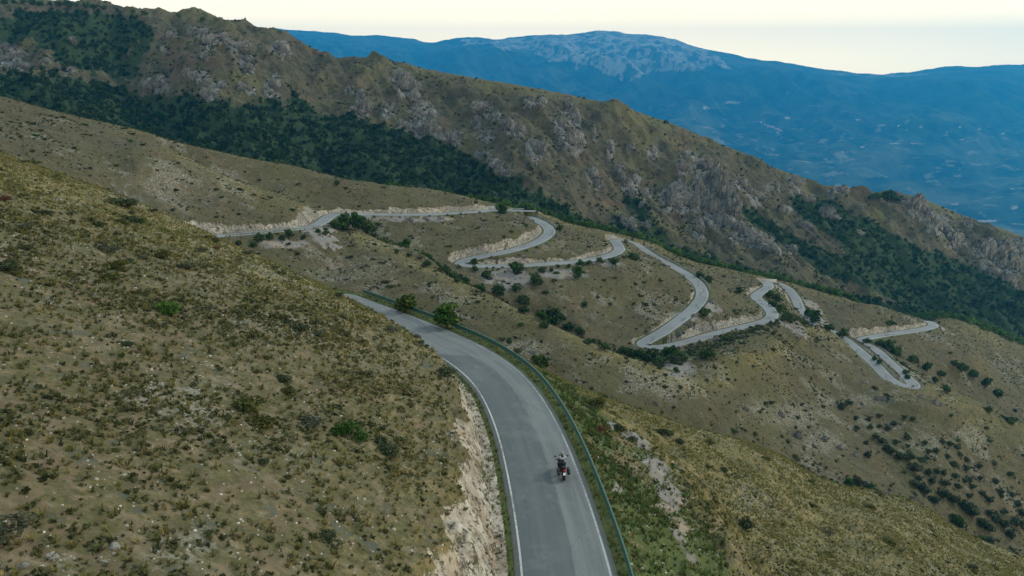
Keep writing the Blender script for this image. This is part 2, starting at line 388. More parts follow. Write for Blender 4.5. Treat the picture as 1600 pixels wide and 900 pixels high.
# ------------------------------------------------------------------ land cover (attributes stored on the terrain)
rowi = np.arange(HY.shape[0])[:, None] * np.ones((1, NTC))
n40 = fbm(HX / 40, HY / 40, 3, 101); n12 = fbm(HX / 12, HY / 12, 3, 102); n4 = fbm(HX / 4, HY / 4, 3, 103)
near_seg = rowi <= HOFF[3] + 12
cutm = sstep(0.25, 0.8, CUT) * (RDIST > 3.4) * sstep(-0.95, -0.1, n4 * .8 + 0.1)
film = sstep(0.35, 1.3, FIL) * (RDIST > 3.4)
nfar = rowi > HOFF[4]
A_BARE = np.clip(cutm * np.where(nfar, .75 + .25 * sstep(-.35, .15, n12 + .25 * n4 + .12), 1.0), 0, 1)
A_SCREE = np.clip(np.where(nfar, film * sstep(-.25, .4, n12 * .7 + n4 * .7 + .12), film * sstep(0.0, .3, n4 * .7 + n12 * .4 - .32 + .62 * sstep(8.2, 10.5, RSIDE) * sstep(16, 12.5, RSIDE))), 0, 1)
# green: road verges, the embankment right of the near road, gully bottoms
verge = sstep(5.2, 4.2, RDIST) * (RDIST > 2.4) * np.where(nfar, 0.5, 1.0)
bank = np.where((~nfar) & (RSIDE > 3), sstep(17, 10, RDIST) * sstep(-.5, .2, n4 + .35), 0)
g2 = np.exp(-((rowi - HOFF[6]) / 14.0) ** 2) * sstep(tu(450), tu(600), TG)[None, :] * .8
g1 = np.exp(-((rowi - HOFF[4]) / 16.0) ** 2) * sstep(tu(900), tu(1100), TG)[None, :]
g3 = sstep(HOFF[7] + 10, HOFF[7] + 35, rowi)
A_GREEN = np.clip(np.maximum.reduce([verge * (1 - A_BARE), bank * .9, g2, g1, g3]), 0, 1)
c1 = np.exp(-((rowi - HOFF[3]) / 55.0) ** 2) * (rowi <= HOFF[3] + 4)
c2 = np.exp(-((rowi - HOFF[5]) / 22.0) ** 2); c3 = np.exp(-((rowi - HOFF[7]) / 30.0) ** 2)
hz_in = sstep(HOFF[6] + 60, HOFF[7] - 50, rowi) * (rowi < HOFF[7] + 5)
A_GRASS = np.clip(0.34 + 0.30 * n40 + .22 * n12 + 0.5 * c1 + 0.62 * c2 * sstep(tu(200), tu(270), TG) + 0.58 * c3 - np.where(nfar, .24, 0) - 0.35 * sstep(tu(600), tu(300), TG)[None, :] * near_seg * sstep(HOFF[3] - 60, HOFF[2] - 30, rowi), 0, 1)
A_GRASS = np.clip(A_GRASS + np.where(near_seg & (RSIDE > 10) | (near_seg & (HX > 14)), .12, 0), 0, 1)
def blob(U, V, pts):
    m = np.zeros_like(U)
    for (u, v, a, b, k) in pts:
        m = np.maximum(m, k * np.exp(-(((U - u) / a) ** 2 + ((V - v) / b) ** 2)))
    return m
seg2 = (rowi > HOFF[4])
A_STONE = np.clip(sstep(.15, .75, n12 * .7 + n40 * .5 + .1) * .7 + .35 * nfar * sstep(.1, .6, n4 + .3 * n12) + seg2 * blob(PU, PV, [(1240, 650, 50, 22, 1), (1285, 690, 40, 22, .9), (1190, 640, 40, 20, .8), (1020, 600, 70, 22, .7), (830, 545, 40, 16, .9), (280, 290, 130, 40, .6), (560, 420, 80, 25, .6),
                 (1360, 625, 50, 14, .9), (1440, 690, 70, 20, .5), (1120, 590, 40, 12, .4), (930, 480, 80, 25, .35), (640, 375, 60, 12, .3)]) + near_seg * blob(PU, PV, [(330, 600, 90, 30, .5), (440, 720, 90, 40, .5), (300, 860, 120, 40, .7), (60, 880, 90, 30, .6), (560, 560, 80, 25, .4)]), 0, 1)
A_SCREE = np.where(nfar, A_SCREE, A_SCREE * np.clip(blob(PU, PV, [(958,655,30,20,1.2),(985,700,30,30,1.3),(1015,742,34,30,1.4),(1045,778,32,24,1.3),(1058,835,22,30,1.1),(962,775,14,30,1.0),(1000,828,20,22,1),(1075,880,20,22,1),(1020,880,18,20,.8),(930,640,16,10,.8),(985,870,8,16,.8)]), 0, 1))
A_BARE2 = seg2 * blob(PU, PV, [(1060, 572, 26, 22, 1), (1350, 610, 22, 8, .5), (650, 342, 95, 7, .8), (575, 340, 30, 6, .7), (790, 436, 55, 20, 1), (880, 428, 60, 10, .85), (950, 412, 40, 8, .7), (440, 380, 60, 13, .8), (505, 372, 28, 12, .7), (1140, 530, 60, 8, .5), (1060, 492, 30, 12, .6), (850, 388, 30, 14, .5), (1255, 520, 10, 6, .4)])
A_BARE = np.maximum(A_BARE, A_BARE2 * .0); A_SCREE = np.maximum(A_SCREE, A_BARE2 * sstep(-.5, .3, n12 + .4))
A_GREEN = np.maximum(A_GREEN, 0)
A_MID = sstep(HOFF[4] - 8, HOFF[4] + 8, rowi)
# ---- ridge masks
n90 = fbm(RX / 90, RY / 90, 3, 201); n25 = fbm(RX / 25, RY / 25, 3, 202); n8 = fbm(RX / 8, RY / 8, 2, 203)
wu = RU + 24 * n25 + 12 * n8; wv = RV + 15 * n25 + 8 * n8
front = np.arange(RY.shape[0])[:, None] <= ROFF[2] + 2
P_MAIN = [(-300,80),(-40,100),(40,118),(120,122),(190,138),(240,146),(290,152),(340,160),(400,167),(440,156),(470,152),(492,176),(545,188),(600,196),(640,212),(700,232),(745,250),(770,275),(800,285),(850,300),(870,330),(920,345),(960,362),(1040,400),(700,420),(-300,300)]
P_UP = [(-200,10),(20,22),(120,20),(215,28),(240,45),(232,70),(200,88),(215,118),(150,118),(90,100),(70,70),(20,60),(-200,60)]
P_R1 = [(1225,312),(1290,312),(1350,340),(1420,378),(1480,402),(1560,440),(1640,478),(1640,600),(1470,520),(1400,470),(1330,438),(1290,415),(1330,400),(1300,370),(1250,345)]
P_R2 = [(1150,325),(1180,330),(1230,362),(1300,400),(1340,430),(1300,440),(1240,395),(1180,355)]
P_LOW = [(720,262),(780,290),(860,320),(920,342),(1000,362),(1060,385),(1100,399),(1190,424),(1260,444),(1330,462),(1450,490),(1640,548),(1640,620),(860,500)]
P_G1 = [(990,320),(1010,318),(1020,345),(1040,365),(1020,385),(985,372),(1000,350)]
FOREST = np.zeros_like(RU)
for P, kf in ((P_MAIN, 1.0), (P_UP, .8), (P_R1, .72), (P_R2, .8), (P_LOW, 1.0), (P_G1, .6)):
    FOREST = np.maximum(FOREST, kf * in_poly(wu, wv, P))
FOREST *= front
A_RFOR = FOREST
A_RGRASS = np.clip(.40 + .30 * n90 + .25 * n25 + .45 * np.exp(-((np.arange(RY.shape[0])[:, None] - ROFF[2]) / 45.0) ** 2), 0, 1)
def ground_mat():
    k = NT('dry_hill_ground')
    bare, scree, green, grass, stone, mid = (k.attr(a) for a in ('bare', 'scree', 'green', 'grass', 'stone', 'mid'))
    p = k.pos()
    fine = k.noise(0.35, 5, .7); med = k.noise(1.6, 4, .65); big = k.noise(9, 4, .6)
    soil = k.mix(k.mr(med, .3, .7), (.100, .080, .045), (.195, .152, .090))
    soil_far = k.mix(k.mr(k.noise(5, 5, .7), .3, .72), (.046, .039, .024), (.100, .083, .053))
    soil = k.mix(mid, soil, soil_far)
    soil = k.mix(k.mul(k.mr(big, .48, .7), .35), soil, (.16, .098, .056))
    dry = k.mix(k.mr(fine, .3, .7), (.150, .122, .042), (.245, .200, .085))
    dry = k.mix(k.mr(k.noise(4, 4), .46, .72), dry, (.092, .090, .032))
    g = k.mr(k.add(k.add(grass, k.sub(.12, k.mul(mid, .20))), k.mul(k.sub(k.noise(0.9, 5, .75), .5), 1.6)), .25, .85)
    c = k.mix(k.mul(g, .85), soil, dry)
    olive = k.mix(k.mr(fine, .35, .65), (.056, .056, .023), (.112, .102, .042))
    c = k.mix(k.mr(k.noise(1.3, 6, .8), .42, .54, 0, k.mr(mid, 0, 1, .85, .62)), c, olive)
    c = k.mix(k.mr(k.noise(.8, 5, .8), .56, .66, 0, .6), c, (.20, .165, .105))
    c = k.mix(k.mul(k.mr(k.noise(2.3, 5, .8), .56, .64), k.sub(1.0, mid)), c, (.085, .088, .062))
    c = k.mix(k.mul(k.mul(k.mr(k.noise(28, 5, .7), .46, .62), mid), .6), c, k.mix(fine, (.050, .052, .022), (.110, .100, .042)))
    st = k.vor(0.42, out='Distance'); st2 = k.vor(1.3)
    stm = k.mul(k.mr(k.add(k.mul(stone, 1.0), k.mul(k.sub(k.noise(2.2, 4, .7), .5), 1.5)), .25, .95), k.mr(k.noise(.5, 4, .8), .45, .62))
    pale = k.mix(k.noise(.7, 3), (.20, .185, .16), (.37, .35, .31))
    c = k.mix(k.mul(stm, .85), c, pale)
    gr = k.mix(k.noise(1.1, 4, .7), (.036, .058, .018), (.100, .115, .040))
    c = k.mix(k.mr(k.add(green, k.mul(k.sub(med, .5), .9)), .30, .75), c, gr)
    sc = k.mix(k.noise(3, 5, .7, vec=k.scale(p, (1, 1, .35))), (.105, .098, .088), (.27, .255, .235))
    sc = k.mix(k.mr(k.noise(6, 3), .5, .75), sc, (.26, .205, .145))
    c = k.mix(k.mr(k.add(scree, k.mul(k.sub(k.noise(1.8, 5, .7), .5), .8)), .35, .7), c, sc)
    bt = k.mix(k.mr(k.noise(1.4, 6, .75), .3, .7), (.21, .175, .125), (.48, .43, .345))
    bt = k.mix(k.mul(k.mr(k.noise(16, 4, .7), .42, .62), mid), bt, k.mix(k.noise(2, 5, .8), (.13, .115, .092), (.30, .27, .225)))
    bt = k.mix(k.mr(k.noise(4.5, 4, .6), .56, .72), bt, (.30, .215, .14))
    bt = k.mix(k.mr(k.noise(.75, 6, .82, vec=k.scale(p, (1, 1, .8))), .50, .57), bt, (.080, .070, .050))
    c = k.mix(k.mr(k.add(bare, k.mul(k.sub(k.noise(1.1, 5, .75), .5), .9)), .35, .65), c, bt)
    h = k.add(k.mul(fine, .3), k.add(k.mul(med, .8), k.mul(k.vor(.9), .5)))
    return k.bsdf(c, .95, k.bump(h, .8, .35), .12)
def ridge_mat():
    k = NT('ridge_ground')
    forest, grass, rock = (k.attr(a) for a in ('forest', 'grass', 'rock'))
    p = k.pos()
    soil = k.mix(k.mr(k.noise(11, 6, .7), .3, .7), (.054, .051, .030), (.112, .102, .064))
    soil = k.mix(k.mr(k.noise(30, 4, .6), .5, .72), soil, (.13, .092, .062))
    dry = k.mix(k.noise(6, 5, .7), (.095, .092, .038), (.175, .158, .072))
    c = k.mix(k.mul(k.mr(k.add(grass, k.mul(k.sub(k.noise(14, 5, .7), .5), 1.3)), .3, .8), .75), soil, dry)
    # bedrock ribs running down the slope
    rp = k.n('ShaderNodeMapping'); k.put(rp.inputs['Vector'], p); rp.inputs['Rotation'].default_value = (0, 0, math.radians(-32)); rp.inputs['Scale'].default_value = (1, .32, .5)
    rn = k.noise(9, 7, .74, vec=rp.outputs[0])
    rk = k.mr(k.add(k.mul(rock, 1.1), k.mul(k.sub(rn, .5), 2.4)), .48, .66)
    rc = k.mix(k.mr(k.noise(3.2, 6, .75, vec=rp.outputs[0]), .3, .7), (.060, .056, .050), (.27, .262, .24))
    c = k.mix(rk, c, rc)
    sh = k.mix(k.noise(4, 3), (.020, .034, .018), (.045, .058, .028))
    c = k.mix(k.mul(k.mr(k.noise(6, 5, .75), .56, .64), .7), c, sh)
    c = k.mix(k.mr(k.add(forest, k.mul(k.sub(k.noise(8, 4, .7), .5), .6)), .35, .6), c, k.mix(k.noise(5, 3), (.020, .044, .016), (.050, .070, .028)))
    h = k.add(k.mul(rn, 3.2), k.noise(3, 6, .7))
    return k.bsdf(c, .95, k.bump(h, .9, 1.6), .1)
ROCKS = []   # filled below: (u, v, w, h) of every outcrop on the ridge
def far_mat():
    k = NT('far_mountain_ground')
    summit, field, low = (k.attr(a) for a in ('summit', 'field', 'low'))
    p = k.scale(k.pos(), (1 / KF, 1 / KF, 1 / KF)); k._pos = p
    fo = k.mix(k.mr(k.noise(260, 8, .72), .36, .64), (.007, .024, .014), (.046, .074, .034))
    fo = k.mix(k.mul(k.mr(k.noise(520, 5, .6), .46, .66), k.mr(low, 0, 1, .25, .75)), fo, (.105, .120, .062))
    fl = k.mix(k.mr(k.noise(70, 3, .6, vec=k.scale(p, (.5, 1, 1))), .58, .68), fo, (.24, .23, .155))
    c = k.mix(k.mul(low, .8), fo, fl)
    ro = k.mix(k.noise(60, 6, .7), (.15, .145, .115), (.40, .385, .32))
    c = k.mix(k.mr(k.add(summit, k.mul(k.sub(k.noise(150, 8, .75, vec=k.scale(p, (1.5, 1, .6))), .5), 2.6)), .45, .72), c, ro)
    c = k.mix(k.mr(k.add(field, k.mul(k.sub(k.noise(32, 5, .8), .5), 2.4)), .62, .85), c, (.34, .30, .22))
    return k.bsdf(c, .95, k.bump(k.noise(150, 6, .7), .6, 30), .05)
# ------------------------------------------------------------------ outcrops on the ridge, as seen from the road: (u, v, w, h)
RO = [(267,55,10,7),(302,48,12,9),(317,52,14,9),(331,64,24,15),(350,60,13,9),(357,66,10,7),(376,74,30,15),(442,77,17,19),(429,73,12,10),(257,80,10,7),(320,87,10,8),(386,95,20,13),(389,106,12,9),(289,112,9,8),(310,120,22,11),
(252,125,14,9),(240,134,28,15),(254,132,15,19),(325,134,18,13),(328,146,22,14),(348,135,10,8),(380,135,10,8),(392,141,10,8),(427,133,19,21),(421,146,18,12),(546,140,12,9),(564,152,10,14),(552,171,9,9),(570,170,22,19),
(10,80,18,14),(17,91,32,17),(32,103,26,12),(110,62,16,9),(108,110,14,12),(70,95,10,6),
(625,120,24,16),(637,136,30,24),(648,150,18,14),(607,172,18,20),(569,175,18,12),(657,165,24,14),(674,180,13,20),(660,187,32,26),(630,196,13,15),(671,206,32,22),(682,218,32,14),(708,220,26,20),(645,172,14,12),
(752,165,24,13),(770,182,20,11),(760,210,22,13),(745,191,10,12),(792,197,15,15),(812,205,15,17),(841,236,24,28),(832,228,14,20),(875,192,13,22),(895,186,11,24),(887,220,16,22),(902,222,20,26),(930,210,8,16),
(756,243,16,8),(768,252,16,9),(779,262,14,10),(790,272,12,10),(825,162,13,11),(847,160,10,9),(889,165,8,16),(897,176,8,16),(903,192,8,14),(955,235,10,22),(925,275,15,18),(935,285,10,12),
(1080,252,28,22),(1096,262,26,20),(1068,262,20,18),(1112,284,32,32),(1127,302,40,42),(1134,328,36,36),(1138,346,24,18),(1108,326,22,32),(1060,297,28,22),(1046,306,26,22),(1070,316,42,26),(1054,322,24,16),(1086,320,16,24),(1099,300,20,30),(1090,282,22,20),(1120,345,20,18),
(1020,237,13,15),(987,232,10,10),(965,262,10,14),(972,278,10,12),(981,292,10,12),(990,305,10,14),(1002,320,14,13),(1010,305,10,12),(990,282,14,12),(1157,287,15,15),(1182,307,20,15),(1170,300,12,10),(1242,285,20,12),
(1310,299,20,14),(1302,303,10,12),(1292,335,18,22),(1305,341,18,13),(1283,330,12,10),(1092,362,14,26),(977,352,30,16),(1010,355,12,14),(1162,360,30,17),(1190,377,30,16),(1172,374,24,14),(1240,387,16,12),(1148,372,16,12),(1205,390,16,12),
(1430,325,30,22),(1418,318,16,12),(1465,350,32,26),(1450,338,22,18),(1495,375,26,22),(1480,362,20,16),(1560,400,46,32),(1582,415,32,28),(1540,392,26,20),(1575,441,22,16),(1512,348,12,8),(1550,424,22,14),(1595,395,26,24),(1240,300,14,9),(1210,290,12,8),(1265,312,14,9),(1225,330,14,10),(1340,365,20,8),(1262,352,20,8)]
# land cover of the ridge and the far mountain
CAMDIR = None
rockm = np.zeros_like(RU)
for (u, v, w_, h_) in RO:
    m = np.exp(-(((RU - u) / (w_ * .75 + 3)) ** 2 + ((RV - v - 2) / (h_ * .8 + 3)) ** 2) ** 1.5)
    rockm = np.maximum(rockm, m * front)
rockm = np.clip(.75 * rockm + .07 * sstep(.1, .8, n25 + n90 * .6) * sstep(180, 380, RU) * (RU < 1250), 0, 1)
gh, gr_, rg, fm = ground_mat(), None, ridge_mat(), far_mat()
me = mesh_np('hillside', np.stack([HX, HY, HZ], -1).reshape(-1, 3), grid_faces(*HX.shape), dict(bare=A_BARE.ravel(), scree=A_SCREE.ravel(), green=A_GREEN.ravel(), grass=A_GRASS.ravel(), stone=A_STONE.ravel(), mid=A_MID.ravel()), True, [gh])
HILL = tag(link('hillside', me), kind='structure')
RZ = RZ + rockm * front * (4.2 * np.maximum(ridged((RX * 0.86 + RY * 0.5) / 19, (-RX * 0.5 + RY * 0.86) / 75, 3, 66) - .2, -.6))
RZ[0] = HZ[-1]
me = mesh_np('rocky_ridge', np.stack([RX, RY, RZ], -1).reshape(-1, 3), grid_faces(*RX.shape), dict(forest=A_RFOR.ravel(), grass=A_RGRASS.ravel(), rock=rockm.ravel()), True, [rg])
RIDGE = tag(link('rocky_ridge', me), kind='structure')
fr = np.arange(FY.shape[0])[:, None] * np.ones((1, NTC))
S = np.zeros_like(FU); fn = fbm(FX / 420 / KF, FY / 420 / KF, 3, 301)
P_S = [(690,64),(760,64),(800,60),(840,55),(940,48),(1010,52),(1060,62),(1100,76),(1130,92),(1140,104),(1080,112),(1020,112),(985,126),(958,124),(930,108),(890,98),(850,92),(810,80),(750,72)]
S = np.maximum(S, .60 * in_poly(FU + 8 * fn, FV + 6 * fn, P_S))
S = np.maximum(S, .55 * sstep(9, 0, np.abs(FV - 118)) * (FU > 1270) * (fr > FOFF[3] + 100) * (FU < 1720) * (fr > FOFF[4] - 50))
S = np.maximum(S, .5 * np.exp(-((fr - FOFF[4]) / 10.0) ** 2) * (FU > 640) * (FU < 1120))
for (u, v, a, b) in ((540,80,14,4),(740,112,4,8),(975,75,60,22),(1040,85,50,16),(700,72,10,4),(1000,118,8,6),(580,64,10,3),(900,104,20,8),(780,70,14,4),(735,76,8,4)):
    S = np.maximum(S, .42 * np.exp(-(((FU - u) / a) ** 2 + ((FV - v) / b) ** 2)))
Fd = np.zeros_like(FU)
for (u, v, a, b) in ((1378,196,13,2.2),(1412,203,9,2.0),(1440,199,7,2),(1437,196,8,1.4),(1398,224,12,2.2),(1428,224,8,1.4),(1500,218,18,1.8),(1530,202,6,1.5),(1567,209,6,2),(1577,204,10,1.4),(1232,145,9,2),(1108,169,9,2.5),(1145,160,20,4),(1102,168,7,4),
                     (1200,197,4,5),(1215,207,5,3),(1230,184,8,3),(1585,325,8,3),(1492,319,9,2),(1582,295,7,2),(1540,345,30,3),(1330,238,15,1.2),(1285,241,18,1),(1480,206,6,1),(1360,226,18,1),(1270,165,16,1.6),(1340,187,9,1.5),(1290,300,30,2),(1330,258,10,.9)):
    Fd = np.maximum(Fd, np.exp(-(((FU - u) / a) ** 2 + ((FV - v) / b) ** 2)))
lowm = sstep(FOFF[3] + 70, FOFF[3] - 10, fr)
me = mesh_np('far_mountain', np.stack([FX, FY, FZ], -1).reshape(-1, 3), grid_faces(*FX.shape), dict(summit=S.ravel(), field=Fd.ravel(), low=lowm.ravel()), True, [fm])
FARM = tag(link('far_mountain', me), kind='structure')
bpy.context.view_layer.update()
EYE = Vector((0, 0, 0))
def hit(u, v, objs=None):
    w = (v - 450) / FPX
    d = Vector(((u - 800) / FPX, CP - w * SP, -SP - w * CP)).normalized()
    best = None
    for o in objs or (HILL, RIDGE, FARM):
        ok, loc, nrm, _ = o.ray_cast(EYE, d)
        if ok and (best is None or loc.length < best[0].length): best = (loc.copy(), nrm.copy())
    return best
def drop(x, y, objs=None):
    best = None
    for o in objs or (HILL, RIDGE):
        ok, loc, nrm, _ = o.ray_cast(Vector((x, y, 500)), Vector((0, 0, -1)))
        if ok and (best is None or loc.z > best.z): best = loc.copy()
    return best
# ------------------------------------------------------------------ road surface, lines, guard rails
def sweep(P, prof, S=None):
    """prof: list of (offset right, dz); returns V,F"""
    s = side(P) if S is None else S
    V = np.stack([np.c_[P[:, :2] + s * o, P[:, 2] + dz] for o, dz in prof], 1).reshape(-1, 3)
    return V, grid_faces(len(P), len(prof))
def asphalt():
    k = NT('asphalt')
    ac, al, far = k.attr('across'), k.attr('along'), k.attr('far')
    cv = k.n('ShaderNodeCombineXYZ'); k.put(cv.inputs[0], ac); k.put(cv.inputs[1], k.mul(al, .045)); v = cv.outputs[0]
    streak = k.noise(.55, 5, .6, vec=v, dist=.3)
    c = k.mix(k.mr(streak, .3, .7), (.118, .128, .128), (.182, .192, .188))
    # newer, darker lane of asphalt on the left from the seam on
    edge = k.add(k.sub(.62, ac), k.mul(k.sub(k.noise(3.0, 3), .5), .5))
    seam = k.sub(k.add(k.mul(ac, -1.2), k.mul(k.sub(k.noise(1.2, 3), .5), .6)), k.sub(al, 71.2))
    patch = k.mul(k.mr(edge, 0.0, .12), k.mr(seam, 0, .3))
    c = k.mix(k.mul(patch, .85), c, k.mix(streak, (.062, .076, .082), (.112, .126, .130)))
    worn = k.mr(k.m_('ABSOLUTE', k.sub(k.m_('ABSOLUTE', ac), 1.1)), .0, .6, .10, 0)
    c = k.mix(worn, c, (.21, .215, .205))
    c = k.mix(k.mr(k.noise(5, 4), .55, .75, 0, .35), c, (.19, .20, .195))
    c = k.mix(k.mr(k.m_('ABSOLUTE', ac), 2.55, 2.95), c, k.mix(k.noise(.5, 4, .7), (.10, .10, .085), (.20, .19, .16)))
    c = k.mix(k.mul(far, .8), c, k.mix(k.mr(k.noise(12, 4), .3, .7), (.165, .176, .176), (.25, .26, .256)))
    cr = k.n('ShaderNodeTexVoronoi', feature='DISTANCE_TO_EDGE'); wv = k.n('ShaderNodeMix', data_type='VECTOR'); wv.inputs[0].default_value = .12
    nn = k.n('ShaderNodeTexNoise'); k.put(nn.inputs['Vector'], k.pos()); nn.inputs['Scale'].default_value = .8; k.put(wv.inputs[4], k.pos()); k.put(wv.inputs[5], nn.outputs['Color'])
    k.put(cr.inputs['Vector'], wv.outputs[1]); cr.inputs['Scale'].default_value = .28
    crack = k.mul(k.mr(cr.outputs['Distance'], .003, .010, 1, 0), k.mr(k.noise(6, 3), .5, .6))
    c = k.mix(k.mul(far, k.mr(k.m_('ABSOLUTE', k.sub(k.m_('ABSOLUTE', ac), 2.5)), .06, .14, .8, 0)), c, (.40, .41, .39))
    c = k.mix(k.mul(crack, .35), c, (.045, .05, .052))
    pat = k.mul(k.mr(k.m_('ABSOLUTE', k.sub(ac, k.mr(k.noise(9, 1), .3, .7, -2, 2))), .55, .6, 1, 0), k.mr(k.noise(7, 1, .3), .58, .59))
    c = k.mix(k.mul(pat, .55), c, (.085, .095, .098))
    c = k.mix(k.mr(k.noise(2.2, 6, .75), .50, .72, 0, .5), c, (.205, .21, .20))
    c = k.mix(k.mr(k.noise(.12, 3, .8), .35, .75, 0, .35), c, (.08, .085, .085))
    return k.bsdf(c, .75, k.bump(k.noise(.05, 3), .25, .01), .25)
FR_ALL = ROAD
along = np.r_[0, np.cumsum(np.linalg.norm(np.diff(FR_ALL[:, :2], axis=0), axis=1))]
prof = [(-3.02, -.10), (-2.9, .03), (-2.2, .045), (-1.1, .06), (0, .07), (1.1, .06), (2.2, .045), (2.9, .03), (3.05, -.10)]
prof_w = prof
wsc = 1 - .12 * sstep(len(NEAR) // 2 + 20, len(NEAR) // 2 + 60, np.arange(len(FR_ALL)).astype(float))
V, F = sweep(FR_ALL, prof, side(FR_ALL) * wsc[:, None])
ac = np.tile([p[0] for p in prof], len(FR_ALL))
NN = len(NEAR) // 2
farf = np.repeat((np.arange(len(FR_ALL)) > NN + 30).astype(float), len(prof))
roado = tag(link('road', mesh_np('road', V, F, dict(across=ac, along=np.repeat(along, len(prof)), far=farf), True, [asphalt()])), kind='structure')
def line_mat():
    k = NT('worn_white_paint')
    c = k.mix(k.mr(k.add(k.noise(.22, 6, .85), k.mul(k.sub(k.noise(4, 3), .5), .5)), .42, .60), (.46, .47, .445), (.22, .23, .22))
    c = k.mix(k.mr(k.noise(3, 3), .5, .8, 0, .35), c, (.36, .37, .35))
    return k.bsdf(c, .7)
lm = line_mat()
seg = NEAR[:NEAR_END - 1]
for o in (-2.58, 2.58):
    V, F = sweep(seg, [(o - .065, .046), (o + .065, .046)])
    link('edge_line', mesh_np('edge_line', V, F, None, False, [lm]), roado)
def rail_mat(name, c0, c1):
    k = NT(name)
    c = k.mix(k.noise(.8, 4, .6), c0, c1)
    return k.bsdf(c, .42, None, .5, .15)
rm = rail_mat('teal_painted_steel', (.012, .060, .038), (.032, .105, .068)); pm = rail_mat('dull_teal_steel', (.035, .085, .08), (.06, .12, .11))
gm = rail_mat('grey_galvanised_steel', (.16, .19, .19), (.24, .26, .25))
WB = [(0.0, .38), (.06, .42), (.06, .53), (0, .57), (0, .63), (.06, .67), (.06, .77), (0.0, .81), (.04, .83), (.15, .815), (.15, .79), (.11, .77), (.11, .66), (.05, .62), (.05, .58), (.11, .54), (.11, .41), (.05, .36), (0, .38)]
def guard(P, off, label, mat, pmat, step, drop_=0.0, box=None):
    S_ = side(P); base = empty('guard_rail', (float(P[0, 0]), float(P[0, 1]), float(P[0, 2])))
    tag(base, label, 'guard rail')
    o0 = np.array(base.location)
    sg = 1 if off > 0 else -1
    V, F = sweep(P, [(off + sg * a, z) for a, z in (WB if box is None else [(a * box, z * 1.05) for a, z in WB])], S_)
    link('rail', mesh_np('rail', V - o0, F, None, False, [mat]), base)
    bm = bmesh.new(); bmesh.ops.create_cube(bm, size=1.0)
    for v in bm.verts: v.co.x *= .10; v.co.y *= .12; v.co.z = v.co.z * 1.3
    pme = bpy.data.meshes.new('post'); bm.to_mesh(pme); bm.free(); pme.materials.append(pmat)
    for i in range(2, len(P) - 1, step):
        q = P[i, :2] + S_[i] * (off + sg * .14)
        link('post', pme, base, (float(q[0] - o0[0]), float(q[1] - o0[1]), float(P[i, 2] - o0[2] + .08)), math.atan2(S_[i][1], S_[i][0]))
i1 = int(np.argmin(np.abs(NEAR[:, 1] - 14)))
guard(NEAR[i1:NEAR_END - 1], 3.55, 'long teal-painted guard rail curving along the outer edge of the road beside the motorcycle', rm, pm, 5)
def far_guard(a, b, off, label):
    pa, pb = (hit(*a)[0], hit(*b)[0])
    ia = int(np.argmin(np.hypot(FARR[:, 0] - pa.x, FARR[:, 1] - pa.y))); ib = int(np.argmin(np.hypot(FARR[:, 0] - pb.x, FARR[:, 1] - pb.y)))
    if ia > ib: ia, ib = ib, ia; 
    if ib - ia > 12: guard(FARR[ia:ib], off, label, gm, pm, 4)
far_guard((340, 369), (492, 354), 3.3, 'grey guard rail on the road ledge below the tan cut at left')
far_guard((800, 331), (859, 358), -3.3, 'grey guard rail round the outside of the uppermost visible bend')
far_guard((1000, 388), (1098, 456), -3.3, 'grey guard rail along the long middle bend, on its right edge')
far_guard((1184, 470), (1207, 494), -3.3, 'short grey guard rail outside the small bend above the lower hairpin')
far_guard((1385, 562), (1346, 536), 3.3, 'grey guard rail beside the lower leg of the lowest hairpin')
# low white parapets where the road turns out of sight over the crest
def parapet(u, v, L, label):
    h = hit(u, v)
    bm = bmesh.new(); bmesh.ops.create_cube(bm, size=1.0)
    for q in bm.verts: q.co = (q.co.x * L, q.co.y * .35, q.co.z * 1.5 + .35)
    bmesh.ops.bevel(bm, geom=bm.edges, offset=.06, segments=2, affect='EDGES')
    me = bpy.data.meshes.new('parapet'); bm.to_mesh(me); bm.free(); me.materials.append(PAR)
    tag(link('parapet', me, None, h[0], 0.05), label, 'parapet')
PAR = plain('pale_concrete', (.55, .54, .50), .85, 0, .2, .15, .8)
parapet(766, 325.5, 5.5, 'low pale concrete parapet where the uppermost road leg meets the crest')
parapet(955, 372.5, 4.5, 'low pale concrete parapet at the top of the second spur bend')
parapet(1198, 439.5, 11, 'low pale concrete parapet at the top of the right-hand bend below the woods')
# ------------------------------------------------------------------ plants
def leaf_cloud(rng, lobes, n, size, flat=0.0, squash=1.0):
    """n small folded leaf sprays spread through the lobes (x,y,z,rx,rz); returns V,F,tint"""
    L = np.array(lobes, float); wts = L[:, 3] ** 2; wts /= wts.sum()
    k = rng.choice(len(L), n, p=wts)
    d = rng.normal(size=(n, 3)); d /= np.linalg.norm(d, axis=1)[:, None]
    r = rng.uniform(.35, 1.0, n) ** .5
    c = L[k, :3] + d * np.c_[L[k, 3] * r, L[k, 3] * r, L[k, 4] * r]
    c[:, 2] = np.maximum(c[:, 2], 0.03)
    a = rng.normal(size=(n, 3)); a[:, 2] *= (1 - flat); a /= np.linalg.norm(a, axis=1)[:, None]
    nn = d + .8 * rng.normal(size=(n, 3)); b = np.cross(nn, a); b /= np.linalg.norm(b, axis=1)[:, None] + 1e-6
    s = size * rng.uniform(.6, 1.4, n)[:, None]
    up = np.cross(a, b) * s * .25
    V = np.stack([c - a * s - b * s * .5, c + a * s * .2 - b * s * .6 + up, c + a * s + b * s * .45, c - a * s * .2 + b * s * .6 + up], 1).reshape(-1, 3)
    F = np.arange(4 * n).reshape(-1, 4)
    lob = rng.uniform(-.26, .26, len(L))
    t = np.repeat(np.clip(.5 + lob[k] + rng.normal(0, .16, n), 0, 1), 4)
    return V, F, t
